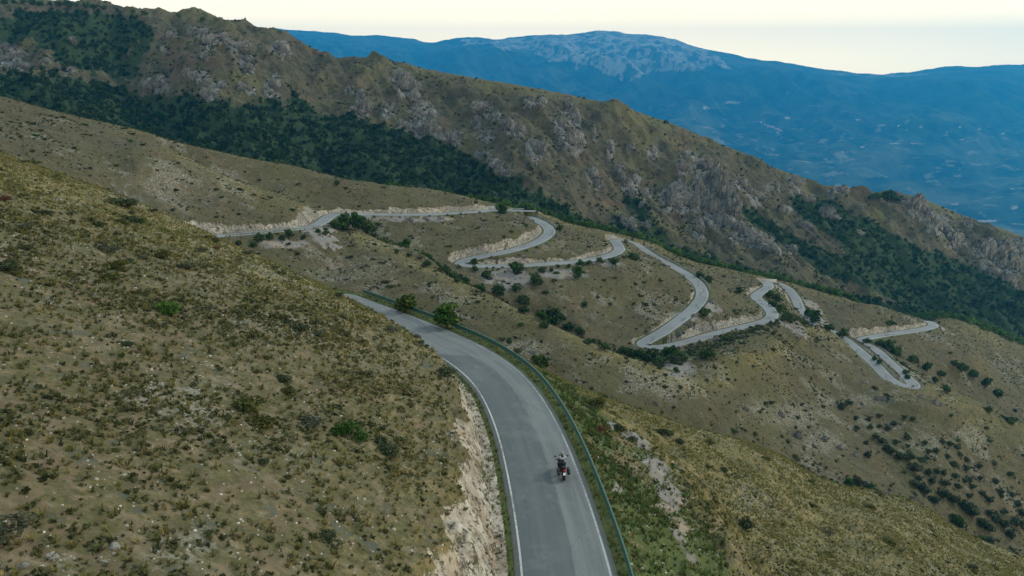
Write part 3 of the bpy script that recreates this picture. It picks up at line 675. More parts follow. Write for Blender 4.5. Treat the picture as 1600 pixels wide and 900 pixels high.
def dome(rng, nl, spread, h):
    out = []
    for i in range(nl):
        a = rng.uniform(0, 6.28); q = spread * rng.uniform(.0, 1) ** .6
        rr = rng.uniform(.34, .58)
        out.append((q * math.cos(a), q * math.sin(a), rng.uniform(.25, .65) * h, rr, rr * rng.uniform(.6, .95) * h))
    return out
def tuft(rng, n, h, w):
    V = []; 
    for i in range(n):
        a = rng.uniform(0, 6.28); r0 = rng.uniform(0, .35); lean = rng.uniform(.15, 1.0) * w; hh = h * rng.uniform(.55, 1.1)
        bx, by = r0 * w * math.cos(a * 1.7), r0 * w * math.sin(a * 1.7); tx, ty = bx + lean * math.cos(a), by + lean * math.sin(a)
        pa = a + 1.57; ww = .085 * w
        V += [(bx - ww * math.cos(pa), by - ww * math.sin(pa), -.05), (bx + ww * math.cos(pa), by + ww * math.sin(pa), -.05), (tx + .5 * ww * math.cos(pa), ty + .5 * ww * math.sin(pa), hh), (tx - .5 * ww * math.cos(pa), ty - .5 * ww * math.sin(pa), hh * .96)]
    V = np.array(V); F = np.arange(len(V)).reshape(-1, 4)
    return V, F, np.repeat(np.clip(rng.normal(.5, .2, n), 0, 1), 4)
def foliage(name, stops, trans=.18, shift=.22):
    k = NT(name)
    t = k.attr('tint'); v = k.add(k.mul(k.sub(k.rand(), .5), shift), t)
    v = k.add(v, k.mul(k.sub(k.noise(.6, 3, vec=k.objpos()), .5), .25))
    c = k.ramp(v, stops)
    return k.bsdf(c, .85, None, .12, trans=trans)
M_SCRUB = foliage('dark_scrub_leaves', [(.0, (.022, .032, .014)), (.4, (.042, .056, .025)), (.75, (.072, .084, .038)), (1, (.10, .105, .055))])
M_GREEN = foliage('bright_juniper_leaves', [(.0, (.015, .040, .008)), (.45, (.036, .085, .014)), (.8, (.075, .135, .022)), (1, (.12, .17, .03))])
M_OLIVEG = foliage('olive_green_scrub_leaves', [(.0, (.030, .035, .010)), (.45, (.062, .070, .018)), (.8, (.105, .108, .028)), (1, (.14, .13, .045))])
M_GREY = foliage('grey_green_scrub_leaves', [(.0, (.036, .042, .026)), (.5, (.076, .083, .050)), (1, (.140, .142, .090))])
M_RUST = foliage('dry_rusty_leaves', [(.0, (.05, .025, .013)), (.5, (.125, .058, .032)), (1, (.2, .11, .06))])
M_TREE = foliage('broadleaf_leaves', [(.0, (.012, .034, .008)), (.45, (.032, .078, .014)), (.8, (.062, .120, .022)), (1, (.10, .15, .03))])
M_TREED = foliage('dark_oak_leaves', [(.0, (.018, .040, .013)), (.5, (.052, .092, .028)), (1, (.125, .165, .048))])
M_OLIVE = foliage('olive_tree_leaves', [(.0, (.026, .042, .020)), (.5, (.056, .078, .038)), (1, (.11, .13, .072))])
M_FOREST = foliage('wood_leaves', [(.0, (.008, .022, .010)), (.35, (.022, .052, .016)), (.65, (.042, .082, .022)), (.85, (.062, .120, .026)), (1, (.085, .155, .032))], shift=0)
M_HSCRUB = foliage('hill_scrub_leaves', [(.0, (.028, .038, .015)), (.3, (.064, .074, .026)), (.55, (.108, .108, .040)), (.75, (.110, .112, .066)), (1, (.205, .155, .062))], shift=0)
M_GRASS = foliage('grass_blades', [(.0, (.032, .040, .018)), (.22, (.085, .088, .028)), (.45, (.175, .152, .045)), (.62, (.255, .21, .072)), (.76, (.10, .125, .030)), (.88, (.062, .112, .026)), (1, (.042, .082, .022))], trans=.25, shift=0)
bark = plain('bark', (.10, .078, .058), .95, 0, .1, .3, .3)
def cloud_mesh(name, seed, lobes, n, size, mat, flat=0.0):
    rng = np.random.default_rng(seed)
    V, F, t = leaf_cloud(rng, lobes, n, size, flat)
    return mesh_np(name, V, F, dict(tint=t), False, [mat])
def trunk_mesh(seed, h, r, limbs):
    rng = np.random.default_rng(seed); bm = bmesh.new()
    def tube(pts, rad):
        rings = []
        for i, p in enumerate(pts):
            d = (Vector(pts[min(i + 1, len(pts) - 1)]) - Vector(pts[max(i - 1, 0)])).normalized()
            x = d.orthogonal().normalized(); y = d.cross(x)
            rings.append([bm.verts.new(Vector(p) + (x * math.cos(a * 1.0472) + y * math.sin(a * 1.0472)) * rad[i]) for a in range(6)])
        for a, b in zip(rings, rings[1:]):
            for i in range(6): bm.faces.new((a[i], a[(i + 1) % 6], b[(i + 1) % 6], b[i]))
        bm.faces.new(rings[-1])
    P = [(0, 0, -.15)]
    for i in range(1, 5): P.append((P[-1][0] + rng.uniform(-.05, .05) * h, P[-1][1] + rng.uniform(-.05, .05) * h, h * i / 4))
    tube(P, [r * (1.25 - .2 * i) for i in range(5)])
    for j in range(limbs):
        a = 6.28 * j / limbs + rng.uniform(-.4, .4); b = P[2 + j % 3]
        e = (b[0] + math.cos(a) * .55, b[1] + math.sin(a) * .55, b[2] + rng.uniform(.25, .6))
        m = ((b[0] + e[0]) / 2, (b[1] + e[1]) / 2, (b[2] + e[2]) / 2 + .06)
        tube([b, m, e], [r * .55, r * .38, r * .16])
    me = bpy.data.meshes.new('trunk'); bm.to_mesh(me); bm.free(); me.materials.append(bark)
    return me
# unit plants: crown radius about 1
def tree_proto(seed, mat, n, tall, size=.13, nl=9):
    rng = np.random.default_rng(seed)
    lobes = []
    for i in range(nl):
        a = 6.283 * i / nl + rng.uniform(-.5, .5); q = rng.uniform(.15, .85); z = .42 * tall + rng.uniform(.0, 1.05) * tall
        rr = rng.uniform(.22, .48) * (1.15 - .35 * (z / tall - .6))
        lobes.append((q * math.cos(a), q * math.sin(a), z, rr, rr * rng.uniform(.75, 1.05)))
    lobes.append((0, 0, 1.35 * tall, .42, .38)); lobes.append((.05, 0, .85 * tall, .6, .5))
    return cloud_mesh('crown', seed, lobes, n, size, mat), trunk_mesh(seed, 1.0 * tall, .085, 5)
TREES = [tree_proto(40 + i, M_TREE, 950, (1.0, .85, 1.15, .9)[i]) for i in range(4)]
DARKS = [tree_proto(50 + i, M_TREED, 520, (.85, 1.0, .75)[i], .17) for i in range(3)]
OLIVES = [tree_proto(60 + i, M_OLIVE, 420, (.75, .85, .7)[i], .17, 7) for i in range(3)]
M_YEL = foliage('yellowish_leaves', [(.0, (.025, .042, .010)), (.45, (.055, .090, .016)), (.8, (.10, .135, .022)), (1, (.16, .16, .03))])
YELLOWT = tree_proto(71, M_YEL, 900, .8)
def bush_protos(mat, seed, n, size, k=4, h=.75, spread=.62):
    n, size = int(n * 2.6), size * .60
    return [cloud_mesh('bush', seed + i, dome(np.random.default_rng(seed + 7 * i), 6 + i, spread, h * (1, .85, 1.1, .7)[i % 4]), n, size, mat, .2) for i in range(k)]
B_DARK = bush_protos(M_SCRUB, 100, 260, .15); B_OLIVE = bush_protos(M_OLIVEG, 120, 280, .14); B_GREY = bush_protos(M_GREY, 140, 240, .14, 3); B_GREEN = bush_protos(M_GREEN, 160, 420, .11, 3, .8); B_RUST = bush_protos(M_RUST, 180, 260, .13, 2)
TREEB = bush_protos(M_TREED, 200, 240, .16, 3, .9)
def place_tree(u, v, r, kind, label, cat='tree', group=None, name='broadleaf_tree', lift=.75, rz=None, k=1.18):
    """u,v = middle of the crown in the photograph, r = its radius there (pixels): the foot is put on the ground below it"""
    h = hit(u, v + r * lift)
    if h is None: return None
    R_ = r * h[0].length / FPX * k
    cm, tm = kind
    e = empty(name, h[0] + Vector((0, 0, -.05)), random.uniform(0, 6.28) if rz is None else rz)
    e.scale = (R_, R_, R_ * random.uniform(.9, 1.08))
    link('trunk', tm, e); link('crown', cm, e)
    return tag(e, label, cat, group)
def place_bush(u, v, r, me, label, group=None, name='shrub', cat='shrub', sx=1.0):
    h = hit(u, v + r * .35)
    R_ = r * h[0].length / FPX
    o = link(name, me, None, h[0] + Vector((0, 0, -.04)), random.uniform(0, 6.28), (R_ * sx, R_ * sx, R_ * random.uniform(.8, 1.0)))
    return tag(o, label, cat, group)
# -- single plants that stand out
place_tree(698, 492, 21, TREES[0], 'round bright green tree just outside the teal guard rail at the bend', lift=.95, rz=.4)
place_tree(634, 472, 17, YELLOWT, 'yellowish green tree outside the guard rail, up the road from the round green one', lift=.9, rz=2.0)
place_bush(655, 482, 10, B_OLIVE[1], 'low olive bush at the foot of the yellowish tree outside the guard rail')
place_bush(720, 508, 9, B_GREEN[1], 'small green bush leaning out below the round green tree')
place_tree(845, 566, 14, YELLOWT, 'olive-brown bushy tree behind the guard rail, beside pale rocks', lift=.7, rz=4.2)
place_bush(930, 627, 20, B_OLIVE[0], 'large olive-green bush at the upper end of the pale scree strip')
place_bush(934, 668, 15, B_RUST[0], 'rusty reddish-brown dry bush between guard rail and scree')
place_bush(947, 676, 9, B_RUST[1], 'small faded rusty bush at the right foot of the larger rusty bush')
for u, v, r, l in ((966, 668, 14, 'dark bush right of the rusty bush at the top of the bare scree'), (983, 684, 12, 'dark bush along the right edge of the bare scree strip'), (981, 738, 9, 'single round dark bush in the green embankment left of the bare scree'), (1036, 676, 13, 'wide dark bush alone on the yellow spur right of the scree')):
    place_bush(u, v, r, B_DARK[(u + v) % 4], l, sx=1.15)
place_bush(543, 670, 30, B_GREEN[0], 'bright green juniper bush in the middle of the near slope')
place_bush(560, 680, 18, B_GREEN[2], 'green juniper bush pressed against the lower right of the bright one')
place_bush(262, 478, 26, B_GREEN[1], 'dark green juniper bush high on the near slope, upper left')
place_bush(252, 397, 17, B_OLIVE[2], 'olive bush near the skyline of the near slope, upper left')
place_bush(385, 628, 30, B_OLIVE[1], 'wide olive-green bush left of the bright juniper on the near slope')
place_bush(408, 656, 26, B_OLIVE[3], 'olive-brown bush just below the wide olive-green bush')
place_bush(190, 313, 22, B_DARK[1], 'long dark bush on the crest of the near slope at left', sx=1.2)
place_bush(1165, 818, 17, B_DARK[2], 'wide dark green bush low on the yellow slope right of the road')
# -- trees and bushes between the spurs and along the upper road
GUL = [(741,409,6),(742,419,6),(760,426,9),(812,417,12),(802,418,9),(847,420,8),(862,421,5),(889,415,4),(906,412,7),(921,409,6),(937,407,7),(959,406,8),(904,426,10),(837,436,13),(806,447,9),(777,451,12),(752,450,8),(745,446,6),(816,467,11),(867,495,19),(845,493,10),(820,482,10),
       (875,356,7),(992,400,8),(914,474,7),(667,411,8),(714,436,6),(727,437,8),(690,420,7),(1093,427,8),(1106,435,7),(987,399,7),(1101,485,10),(1108,551,13),(1155,453,7),(1065,518,5),(1203,459,8),(1213,466,9),(1208,473,7),(1219,481,9),(1229,496,10),(973,545,11),(985,550,12),(945,540,9),(920,531,8),(1003,552,9),
       (1209,520,5),(1137,524,8),(1272,494,11),(1262,489,8),(1237,497,9),(1297,511,8),(1317,521,9),(1355,531,6),(1376,535,8),(1388,540,11),(1400,547,10),(1366,559,5),(1374,565,5),(1415,580,5),(1425,560,8),(1448,574,8),(1470,582,7),(1492,567,7),(1502,575,9),(1520,582,9),(1560,615,8),(1541,598,8),
       (1418,588,5),(1460,592,6),(1477,607,7),(1392,503,7),(422,368,9),(452,365,8),(373,378,6),(440,371,6),(475,370,5),(509,362,6),(497,360,5),(405,372,9),(396,380,7),(527,284,6),(1056,578,6),(1030,573,5),(890,508,10),(905,516,9),(850,505,9),(640,397,5),(620,393,5),(1580,655,8),(1545,640,6)]
def tl(u, v, r):
    size = 'small' if r < 7 else ('broad' if r > 10 else 'medium')
    if u < 560: w = 'beside the road ledge under the tan cut at left'
    elif u < 735: w = 'in the gully left of the upper hairpin'
    elif v > 470 and u < 1010: w = 'in the gully beyond the guard rail, between the two spurs'
    elif u < 830: w = 'on the grey scree under the upper hairpin'
    elif u < 970: w = 'under the road ledge below the second spur'
    elif u < 1120: w = 'beside the long middle bend of the road'
    elif u < 1250: w = 'by the small bends above the lower hairpin'
    elif u < 1420: w = 'along the two legs of the lowest hairpin'
    else: w = 'in the gully beyond the lowest hairpin'
    return f'{size} dark green tree {w}'
for i, (u, v, r) in enumerate(GUL):
    if i < 22 or r > 10: kd = DARKS[i % 3] if i % 4 else TREES[2]
    else: kd = DARKS[i % 3]
    place_tree(u, v, r, kd, tl(u, v, r), group='trees and bushes between the spurs', name='oak_tree', k=.92)
place_tree(540, 343, 14, DARKS[0], 'largest dark tree at the left road bend', name='oak_tree', lift=.9)
place_tree(556, 352, 11, TREES[2], 'dark tree hugging the right side of the largest one at the left bend', name='oak_tree')
place_tree(575, 356, 11, DARKS[1], 'dark tree a few steps right of the left road bend', name='oak_tree')
place_tree(525, 350, 9, DARKS[2], 'small dark tree at the edge of the left road bend', name='oak_tree')
place_tree(785, 327, 8, TREES[3], 'dark bushy tree hiding the road at the upper crest', name='oak_tree')
# -- olive grove on the lower slope
OL = [(1315,632,9),(1325,628,7),(1337,652,5),(1358,652,5),(1374,649,5),(1397,660,6),(1360,665,5),(1374,665,4),(1339,667,5),(1353,690,5),(1367,681,6),(1378,687,7),(1385,697,8),(1392,703,8),(1404,710,9),(1417,681,7),(1420,712,11),(1429,728,11),(1435,745,7),(1447,715,6),(1463,703,6),(1481,712,5),(1451,705,5),
      (1491,724,7),(1511,717,5),(1511,731,6),(1493,742,6),(1474,737,6),(1463,736,6),(1451,736,7),(1456,749,7),(1477,754,8),(1497,758,6),(1515,747,6),(1520,760,5),(1428,754,8),(1438,758,8),(1474,772,10),(1506,786,10),(1513,793,11),(1520,800,10),(1534,815,10),(1557,808,10),(1570,818,9),(1556,751,6),(1563,767,6),(1547,780,7),(1591,786,6),
      (1582,772,5),(1589,816,9),(1484,692,6),(1495,696,6),(1413,651,5),(1426,653,5),(1356,708,7),(1400,690,6),(1445,765,9),(1460,778,9),(1490,780,9),(1545,822,9),(1578,832,9),(1535,770,5),(1597,800,8)]
for i, (u, v, r) in enumerate(OL):
    big = r > 8
    place_tree(u, v, r, OLIVES[i % 3], ('broad dark olive tree in the damp gully at lower right' if u > 1440 else 'broad dark olive tree near the head of the grove') if big else ('small olive tree in the spaced rows at lower right' if u > 1440 else 'small olive tree in the upper part of the grove'), 'olive tree', 'olive grove on the lower slope', 'olive_tree', k=.88)
PO = [(1345,655),(1400,668),(1470,690),(1530,715),(1600,745),(1640,800),(1600,835),(1540,812),(1480,765),(1420,705),(1370,690)]
h0 = hit(1480, 730)[0]; og = []
for i in range(-18, 19):
    for j in range(-18, 19):
        x = h0.x + i * 6.4 * .93 + j * 7.6 * .36 + random.uniform(-.6, .6); y = h0.y - i * 6.4 * .36 + j * 7.6 * .93 + random.uniform(-.6, .6)
        p = drop(x, y, (HILL,))
        if p is None: continue
        uu, vv = to_px(p.x, p.y, p.z)
        if not in_poly(np.array([float(uu)]), np.array([float(vv)]), PO)[0] or random.random() < .05: continue
        if min(math.hypot(uu - a, vv - b) for a, b, c in OL) < 7: continue
        og.append(p)
for i, p in enumerate(og[:170]):
    e = empty('olive_tree', p + Vector((0, 0, -.05)), random.uniform(0, 6.28)); R_ = random.uniform(.9, 1.5); e.scale = (R_, R_, R_)
    cm, tm = OLIVES[i % 3]; link('trunk', tm, e); link('crown', cm, e)
    tag(e, 'young olive tree in the planted rows of the grove at lower right', 'olive tree', 'young olive trees in planted rows')
# -- the line of bushes in the two gullies
def gully(row, u0, u1, n, dr, lab, grp, rmin, rmax):
    for q in range(n):
        t_ = tu(u0 + (u1 - u0) * (q + random.random()) / n); c = int(np.clip(round((t_ - TG[0]) / .0015), 0, NTC - 1)); r_ = int(row + random.uniform(-dr, dr) )
        x, y, z = HX[r_, c], HY[r_, c], HZ[r_, c]
        e = empty('gully_bush', (x, y, z - .05), random.uniform(0, 6.28)); R_ = random.uniform(rmin, rmax); e.scale = (R_, R_, R_ * random.uniform(.8, 1.2))
        cm, tm = (DARKS + TREES[:2] + OLIVES[:1])[q % 6]; link('trunk', tm, e); link('crown', cm, e)
        tag(e, lab, 'tree', grp)
gully(HOFF[6] - 8, 600, 1085, 62, 16, 'dark green bushy tree in the continuous row along the gully below the upper hairpins', 'row of trees along the middle gully', 1.1, 2.5)
gully(HOFF[4] + 10, 1030, 1640, 60, 14, 'dark green bushy tree in the damp gully behind the yellow spur', 'row of trees along the near gully', 1.2, 2.6)
# -- trees on the far skyline of the ridge
for u, v, r, l in ((1040,189,5,'lone round tree on the descending skyline of the ridge'),(1370,305,7,'left dark tree of the clump on the ridge skyline at right'),(1390,304,9,'biggest dark tree of the clump on the ridge skyline at right'),(1381,306,7,'dark tree between the two biggest of the skyline clump'),(1432,311,4,'small dark tree on the skyline right of the clump'),
                   (1400,308,6,'low dark tree at the right end of the skyline clump'),(1359,308,5,'low dark tree at the left end of the skyline clump'),(1152,240,3,'tiny dark bush on the skyline below the lone tree')):
    place_tree(u, v, r, DARKS[u % 3], l, name='skyline_tree', k=.9)
for u, v, r in ((8,3,4),(22,4,3),(36,3,4),(50,4,5),(62,5,4),(78,6,3),(92,6,5),(105,7,5),(120,8,3),(137,8,5),(146,10,4),(163,13,3),(280,26,3),(316,31,3),(184,17,3),(208,20,3),(228,21,3)):
    place_tree(u, v, r, DARKS[u % 3], 'small dark tree in the uneven row along the upper left skyline', group='trees along the upper left skyline', name='skyline_tree')
# ------------------------------------------------------------------ scatter helpers (world-space densities)
def cells(X, Y, Z, rows, dens, rng):
    """random points on the terrain rows: dens = plants per square metre at each vertex"""
    X = X[rows]; Y = Y[rows]; Z = Z[rows]; d = dens[rows]
    A = np.abs((X[:-1, 1:] - X[:-1, :-1]) * (Y[1:, :-1] - Y[:-1, :-1]))
    ex = (A * d[:-1, :-1]).ravel(); n = rng.poisson(ex.sum())
    c = np.sort(np.searchsorted(np.cumsum(ex), rng.uniform(0, ex.sum(), n))); c = np.clip(c, 0, len(ex) - 1)
    nc = X.shape[1] - 1; i = c // nc; j = c % nc; a = rng.uniform(0, 1, n); b = rng.uniform(0, 1, n)
    def bl(Q): return (Q[i, j] * (1 - b) + Q[i, j + 1] * b) * (1 - a) + (Q[i + 1, j] * (1 - b) + Q[i + 1, j + 1] * b) * a
    return np.stack([bl(X), bl(Y), bl(Z)], 1), i + (rows.start or 0), j
def in_view(P, m=60):
    u, v = to_px(P[:, 0], P[:, 1], P[:, 2])
    return (u > -m) & (u < 1600 + m) & (v > -m) & (v < 900 + m * 1.5)
def merged(name, protos, P, S, tint, rng, mat, hs=None, spread=.5):
    Vs = []; Fs = []; Ts = []; base = 0; pick = rng.integers(0, len(protos), len(P)); rot = rng.uniform(0, 6.28, len(P))
    hs = np.ones(len(P)) if hs is None else hs
    for k, (V, F, t) in enumerate(protos):
        m = np.where(pick == k)[0]
        if not len(m): continue
        c, s = np.cos(rot[m]), np.sin(rot[m])
        x = (V[None, :, 0] * c[:, None] - V[None, :, 1] * s[:, None]) * S[m][:, None] + P[m, 0:1]
        y = (V[None, :, 0] * s[:, None] + V[None, :, 1] * c[:, None]) * S[m][:, None] + P[m, 1:2]
        z = V[None, :, 2] * (S[m] * hs[m])[:, None] + P[m, 2:3]
        Vs.append(np.stack([x, y, z], -1).reshape(-1, 3).astype(np.float32))
        Fs.append((F[None] + (np.arange(len(m)) * len(V))[:, None, None] + base).reshape(-1, F.shape[1]).astype(np.int32)); base += len(m) * len(V)
        Ts.append(np.clip(tint[m][:, None] + (t[None] - .5) * spread, 0, 1).ravel().astype(np.float32))
    me = mesh_np(name, np.concatenate(Vs), np.concatenate(Fs), dict(tint=np.concatenate(Ts)), False, [mat])
    return link(name, me)
rg5 = np.random.default_rng(5)
TUFTS = [tuft(np.random.default_rng(300 + i), 13, 1.0, .95) for i in range(6)]
SMALLB = [leaf_cloud(np.random.default_rng(320 + i), dome(np.random.default_rng(330 + i), 4, .55, .75), 15, .40, .2) for i in range(5)]
MIDB = [leaf_cloud(np.random.default_rng(340 + i), dome(np.random.default_rng(350 + i), 4, .5, .8), 30, .30, .2) for i in range(4)]
WOODB = [leaf_cloud(np.random.default_rng(360 + i), [(0, 0, .9, .62, .55), (.4, .1, .6, .5, .45), (-.35, .25, .65, .5, .5), (.05, -.4, .55, .5, .45)], 52, .23) for i in range(5)]
HX0 = slice(20, HOFF[3] + 8); HM = slice(HOFF[4] - 15, HOFF[8])
offroad = (RDIST > 3.9).astype(float); edge_ok = (RDIST > 3.0).astype(float)
clump = sstep(-.35, .45, n4 + .5 * n12)
# near slope: grass tufts
dens = np.where(near_seg, 11.0, 0) * offroad * sstep(130, 40, HY) ** .3 * (1 - .93 * A_BARE) * (1 - .85 * A_SCREE) * (.25 + .75 * clump) * (.45 + .7 * A_GRASS) * (1 - .6 * A_STONE)
P, ii, jj = cells(HX, HY, HZ, HX0, dens, rg5); k = in_view(P); P, ii, jj = P[k], ii[k], jj[k]
gq = A_GRASS[ii, jj]; gn = A_GREEN[ii, jj]
t = np.clip(rg5.normal(.33 + .36 * gq, .14), 0, .70); t = np.where(rg5.uniform(size=len(t)) < gn * .95, rg5.uniform(.74, 1.0, len(t)), t)
tag(merged('dry_grass', TUFTS, P, rg5.uniform(.12, .36, len(P)), t, rg5, M_GRASS, rg5.uniform(.6, 1.1, len(P)), .25), 'dry yellow and olive grass tufts over the near slopes', 'grass', kind='stuff')
# near slope: knee-high scrub too small and dense to count
scn = (.32 + .9 * sstep(-.4, .45, n12 * .8 + .8 * n40)) * (.25 + .75 * sstep(-.2, .4, fbm(HX / 2.3, HY / 2.3, 3, 404) + .5 * n12))
dens = np.where(near_seg, 11.5, 0) * offroad * (1 - .95 * A_BARE) * (1 - .8 * A_SCREE) * scn * (1.12 - .9 * sstep(.35, .9, A_GRASS)) * (1 - .35 * A_STONE)
P, ii, jj = cells(HX, HY, HZ, HX0, dens, rg5); k = in_view(P); P, ii, jj = P[k], ii[k], jj[k]
S_ = .07 + .50 * rg5.beta(1.1, 6.0, len(P))
tag(merged('low_scrub', SMALLB, P, S_, rg5.beta(1.7, 1.9, len(P)), rg5, M_HSCRUB), 'knee-high dark scrub and thyme cushions covering the near slopes', 'scrub', kind='stuff')
# verges and the green embankment below the guard rail
vz = np.where(near_seg, 1.0, 0) * ((RDIST > 2.98) & (RDIST < 4.6)) * 9.0 * (1 - .5 * A_BARE) + np.where(near_seg, 1.6, 0) * (RDIST >= 4.6) * bank * (1 - A_SCREE) * (.3 + clump)
P, ii, jj = cells(HX, HY, HZ, HX0, vz, rg5); k = in_view(P); P, ii, jj = P[k], ii[k], jj[k]
vg = RDIST[ii, jj] < 4.6
tag(merged('green_grass', TUFTS, P, np.where(vg, rg5.uniform(.10, .24, len(P)), rg5.uniform(.22, .55, len(P))), np.where(vg, rg5.uniform(.10, 1.0, len(P)), rg5.uniform(.78, 1.0, len(P))), rg5, M_GRASS, None, .25), 'green grass on the road verges and the embankment below the guard rail', 'grass', kind='stuff')
# mid slopes
mid = A_MID * offroad * (1 - .8 * A_BARE) * (1 - .75 * A_SCREE)
mb = sstep(.05, .6, n12 + .6 * n40)
dens = mid * (.05 + .22 * mb + .45 * A_GREEN * (rowi < HOFF[7] + 20) * (rowi > HOFF[4]))
P, ii, jj = cells(HX, HY, HZ, HM, dens, rg5); k = in_view(P); P = P[k]; ii = ii[k]; jj = jj[k]
S_ = .25 + 1.15 * rg5.beta(1.1, 4.8, len(P)) + 1.3 * A_GREEN[ii, jj] * rg5.uniform(0, 1, len(P))
tag(merged('hill_scrub', MIDB, P, S_, rg5.beta(1.6, 3, len(P)), rg5, M_HSCRUB, rg5.uniform(.7, 1, len(P))), 'dark bushes dotted over the slopes around the hairpins', 'scrub', kind='stuff')
dens = mid * (rowi < HOFF[7] + 8) * .38 * (.25 + A_GRASS) * (.4 + clump)
P, ii, jj = cells(HX, HY, HZ, HM, dens, rg5); k = in_view(P); P = P[k]; ii = ii[k]; jj = jj[k]
tag(merged('hill_grass', TUFTS, P, rg5.uniform(.3, .7, len(P)), np.clip(rg5.normal(.22 + .42 * A_GRASS[ii, jj], .1), 0, .72), rg5, M_GRASS, rg5.uniform(.5, .9, len(P)), .25), 'pale dry grass over the slopes around the hairpins', 'grass', kind='stuff')
# woods: valley behind the spurs and the big wooded flank of the ridge
dens = np.where(rowi > HOFF[7] + 3, .17, 0) * sstep(HOFF[7] + 3, HOFF[7] + 10, rowi) * sstep(tu(560), tu(800), TG)[None, :]
P1, i1_, j1_ = cells(HX, HY, HZ, slice(HOFF[7], HOFF[8]), dens, rg5); t1 = rg5.normal(.80, .14, len(P1)); s1 = rg5.uniform(1.4, 3.0, len(P1))
dens = (A_RFOR ** 1.5) * (.040 + .065 * sstep(-.55, .35, n25 + .6 * n8)) * (np.arange(RY.shape[0])[:, None] < ROFF[2]); dens = np.maximum(dens, 0)
P2, i2_, j2_ = cells(RX, RY, RZ, slice(0, ROFF[2]), dens, rg5)
lowband = sstep(85, 20, i2_) * .60
t2 = np.clip(rg5.normal(.30, .17, len(P2)) + lowband, 0, 1); s2 = 1.1 + 2.3 * rg5.beta(1.6, 3, len(P2))
P = np.concatenate([P1, P2]); S_ = np.r_[s1, s2]; t = np.r_[t1, t2]; k = in_view(P)
tag(merged('oak_woodland', WOODB, P[k], S_[k], t[k], rg5, M_FOREST, None, .35), 'dense dark green oak woodland covering the flank and valley of the ridge', 'woodland', kind='stuff')
# scattered scrub on the open flank of the ridge
rs = sstep(-.1, .55, n25 + .5 * n8)
dens = (1 - .8 * (A_RFOR > .3)) * (.008 + .075 * rs * (.18 + .82 * sstep(ROFF[2] - 40, ROFF[1] - 20, np.arange(RY.shape[0])[:, None])) + .03 * sstep(.2, .6, rockm) + .05 * sstep(60, 15, np.arange(RY.shape[0])[:, None])) * (np.arange(RY.shape[0])[:, None] < ROFF[2] - 3) * (1 - .6 * np.exp(-((np.arange(RY.shape[0])[:, None] - ROFF[2]) / 50.0) ** 2))
P, ii, jj = cells(RX, RY, RZ, slice(0, ROFF[2]), dens, rg5); k = in_view(P); P = P[k]
tag(merged('ridge_scrub', MIDB, P, .6 + 2.5 * rg5.beta(1.2, 3.6, len(P)), rg5.beta(1.5, 3.4, len(P)), rg5, M_HSCRUB), 'dark bushes scattered between the rocks of the ridge', 'scrub', kind='stuff')
# -- countable bushes on the near slopes
sh_n = sstep(-.1, .6, fbm(HX / 9, HY / 9, 2, 505))
dens = np.where(near_seg, .065, 0) * (RDIST > 5) * (1 - A_BARE) * (1 - .9 * A_SCREE) * (.15 + sh_n) * (.4 + .6 * (HX < 2))
P, ii, jj = cells(HX, HY, HZ, HX0, dens, rg5)
u_, v_ = to_px(P[:, 0], P[:, 1], P[:, 2]); k = (u_ > -20) & (u_ < 1620) & (v_ > 0) & (v_ < 930)
P, u_, v_ = P[k], u_[k], v_[k]; S_ = .45 + .85 * rg5.beta(1.6, 3.2, len(P))
S_ = S_ * 1.15; big = np.argsort(-S_ / np.linalg.norm(P, axis=1))[:280]
for q in big:
    x, y, z = P[q]; c = rg5.uniform()
    if x > 5 and RDIST[ii[k][q], jj[k][q]] < 17: zone, pool = 'on the embankment below the guard rail', (('dark', B_DARK, .45), ('olive-green', B_OLIVE, .85), ('grey-green', B_GREY, 1))
    elif x > 5: zone, pool = 'on the yellow spur right of the road', (('dark', B_DARK, .6), ('olive-green', B_OLIVE, .9), ('grey-green', B_GREY, 1))
    else:
        zone = 'at the foot of the near slope, lowest in the picture' if v_[q] > 760 else ('near the crest of the near slope' if y > 74 else ('on the near slope beside the tan cut' if u_[q] > 540 else 'half way up the near slope'))
        pool = (('dark', B_DARK, .55), ('olive-green', B_OLIVE, .72), ('grey-green', B_GREY, .98), ('rusty brown', B_RUST, 1))
    nm, pr, _ = next(p for p in pool if c <= p[2])
    size = 'small' if S_[q] < .62 else ('wide' if S_[q] > .85 else 'rounded')
    o = link('shrub', pr[int(rg5.integers(0, len(pr)))], None, (x, y, z - .05), rg5.uniform(0, 6.28), (S_[q] * rg5.uniform(.85, 1.3), S_[q], S_[q] * rg5.uniform(.6, .85)))
    tag(o, f'{size} {nm} scrub bush {zone}', 'shrub', 'scrub bushes on the near slopes')

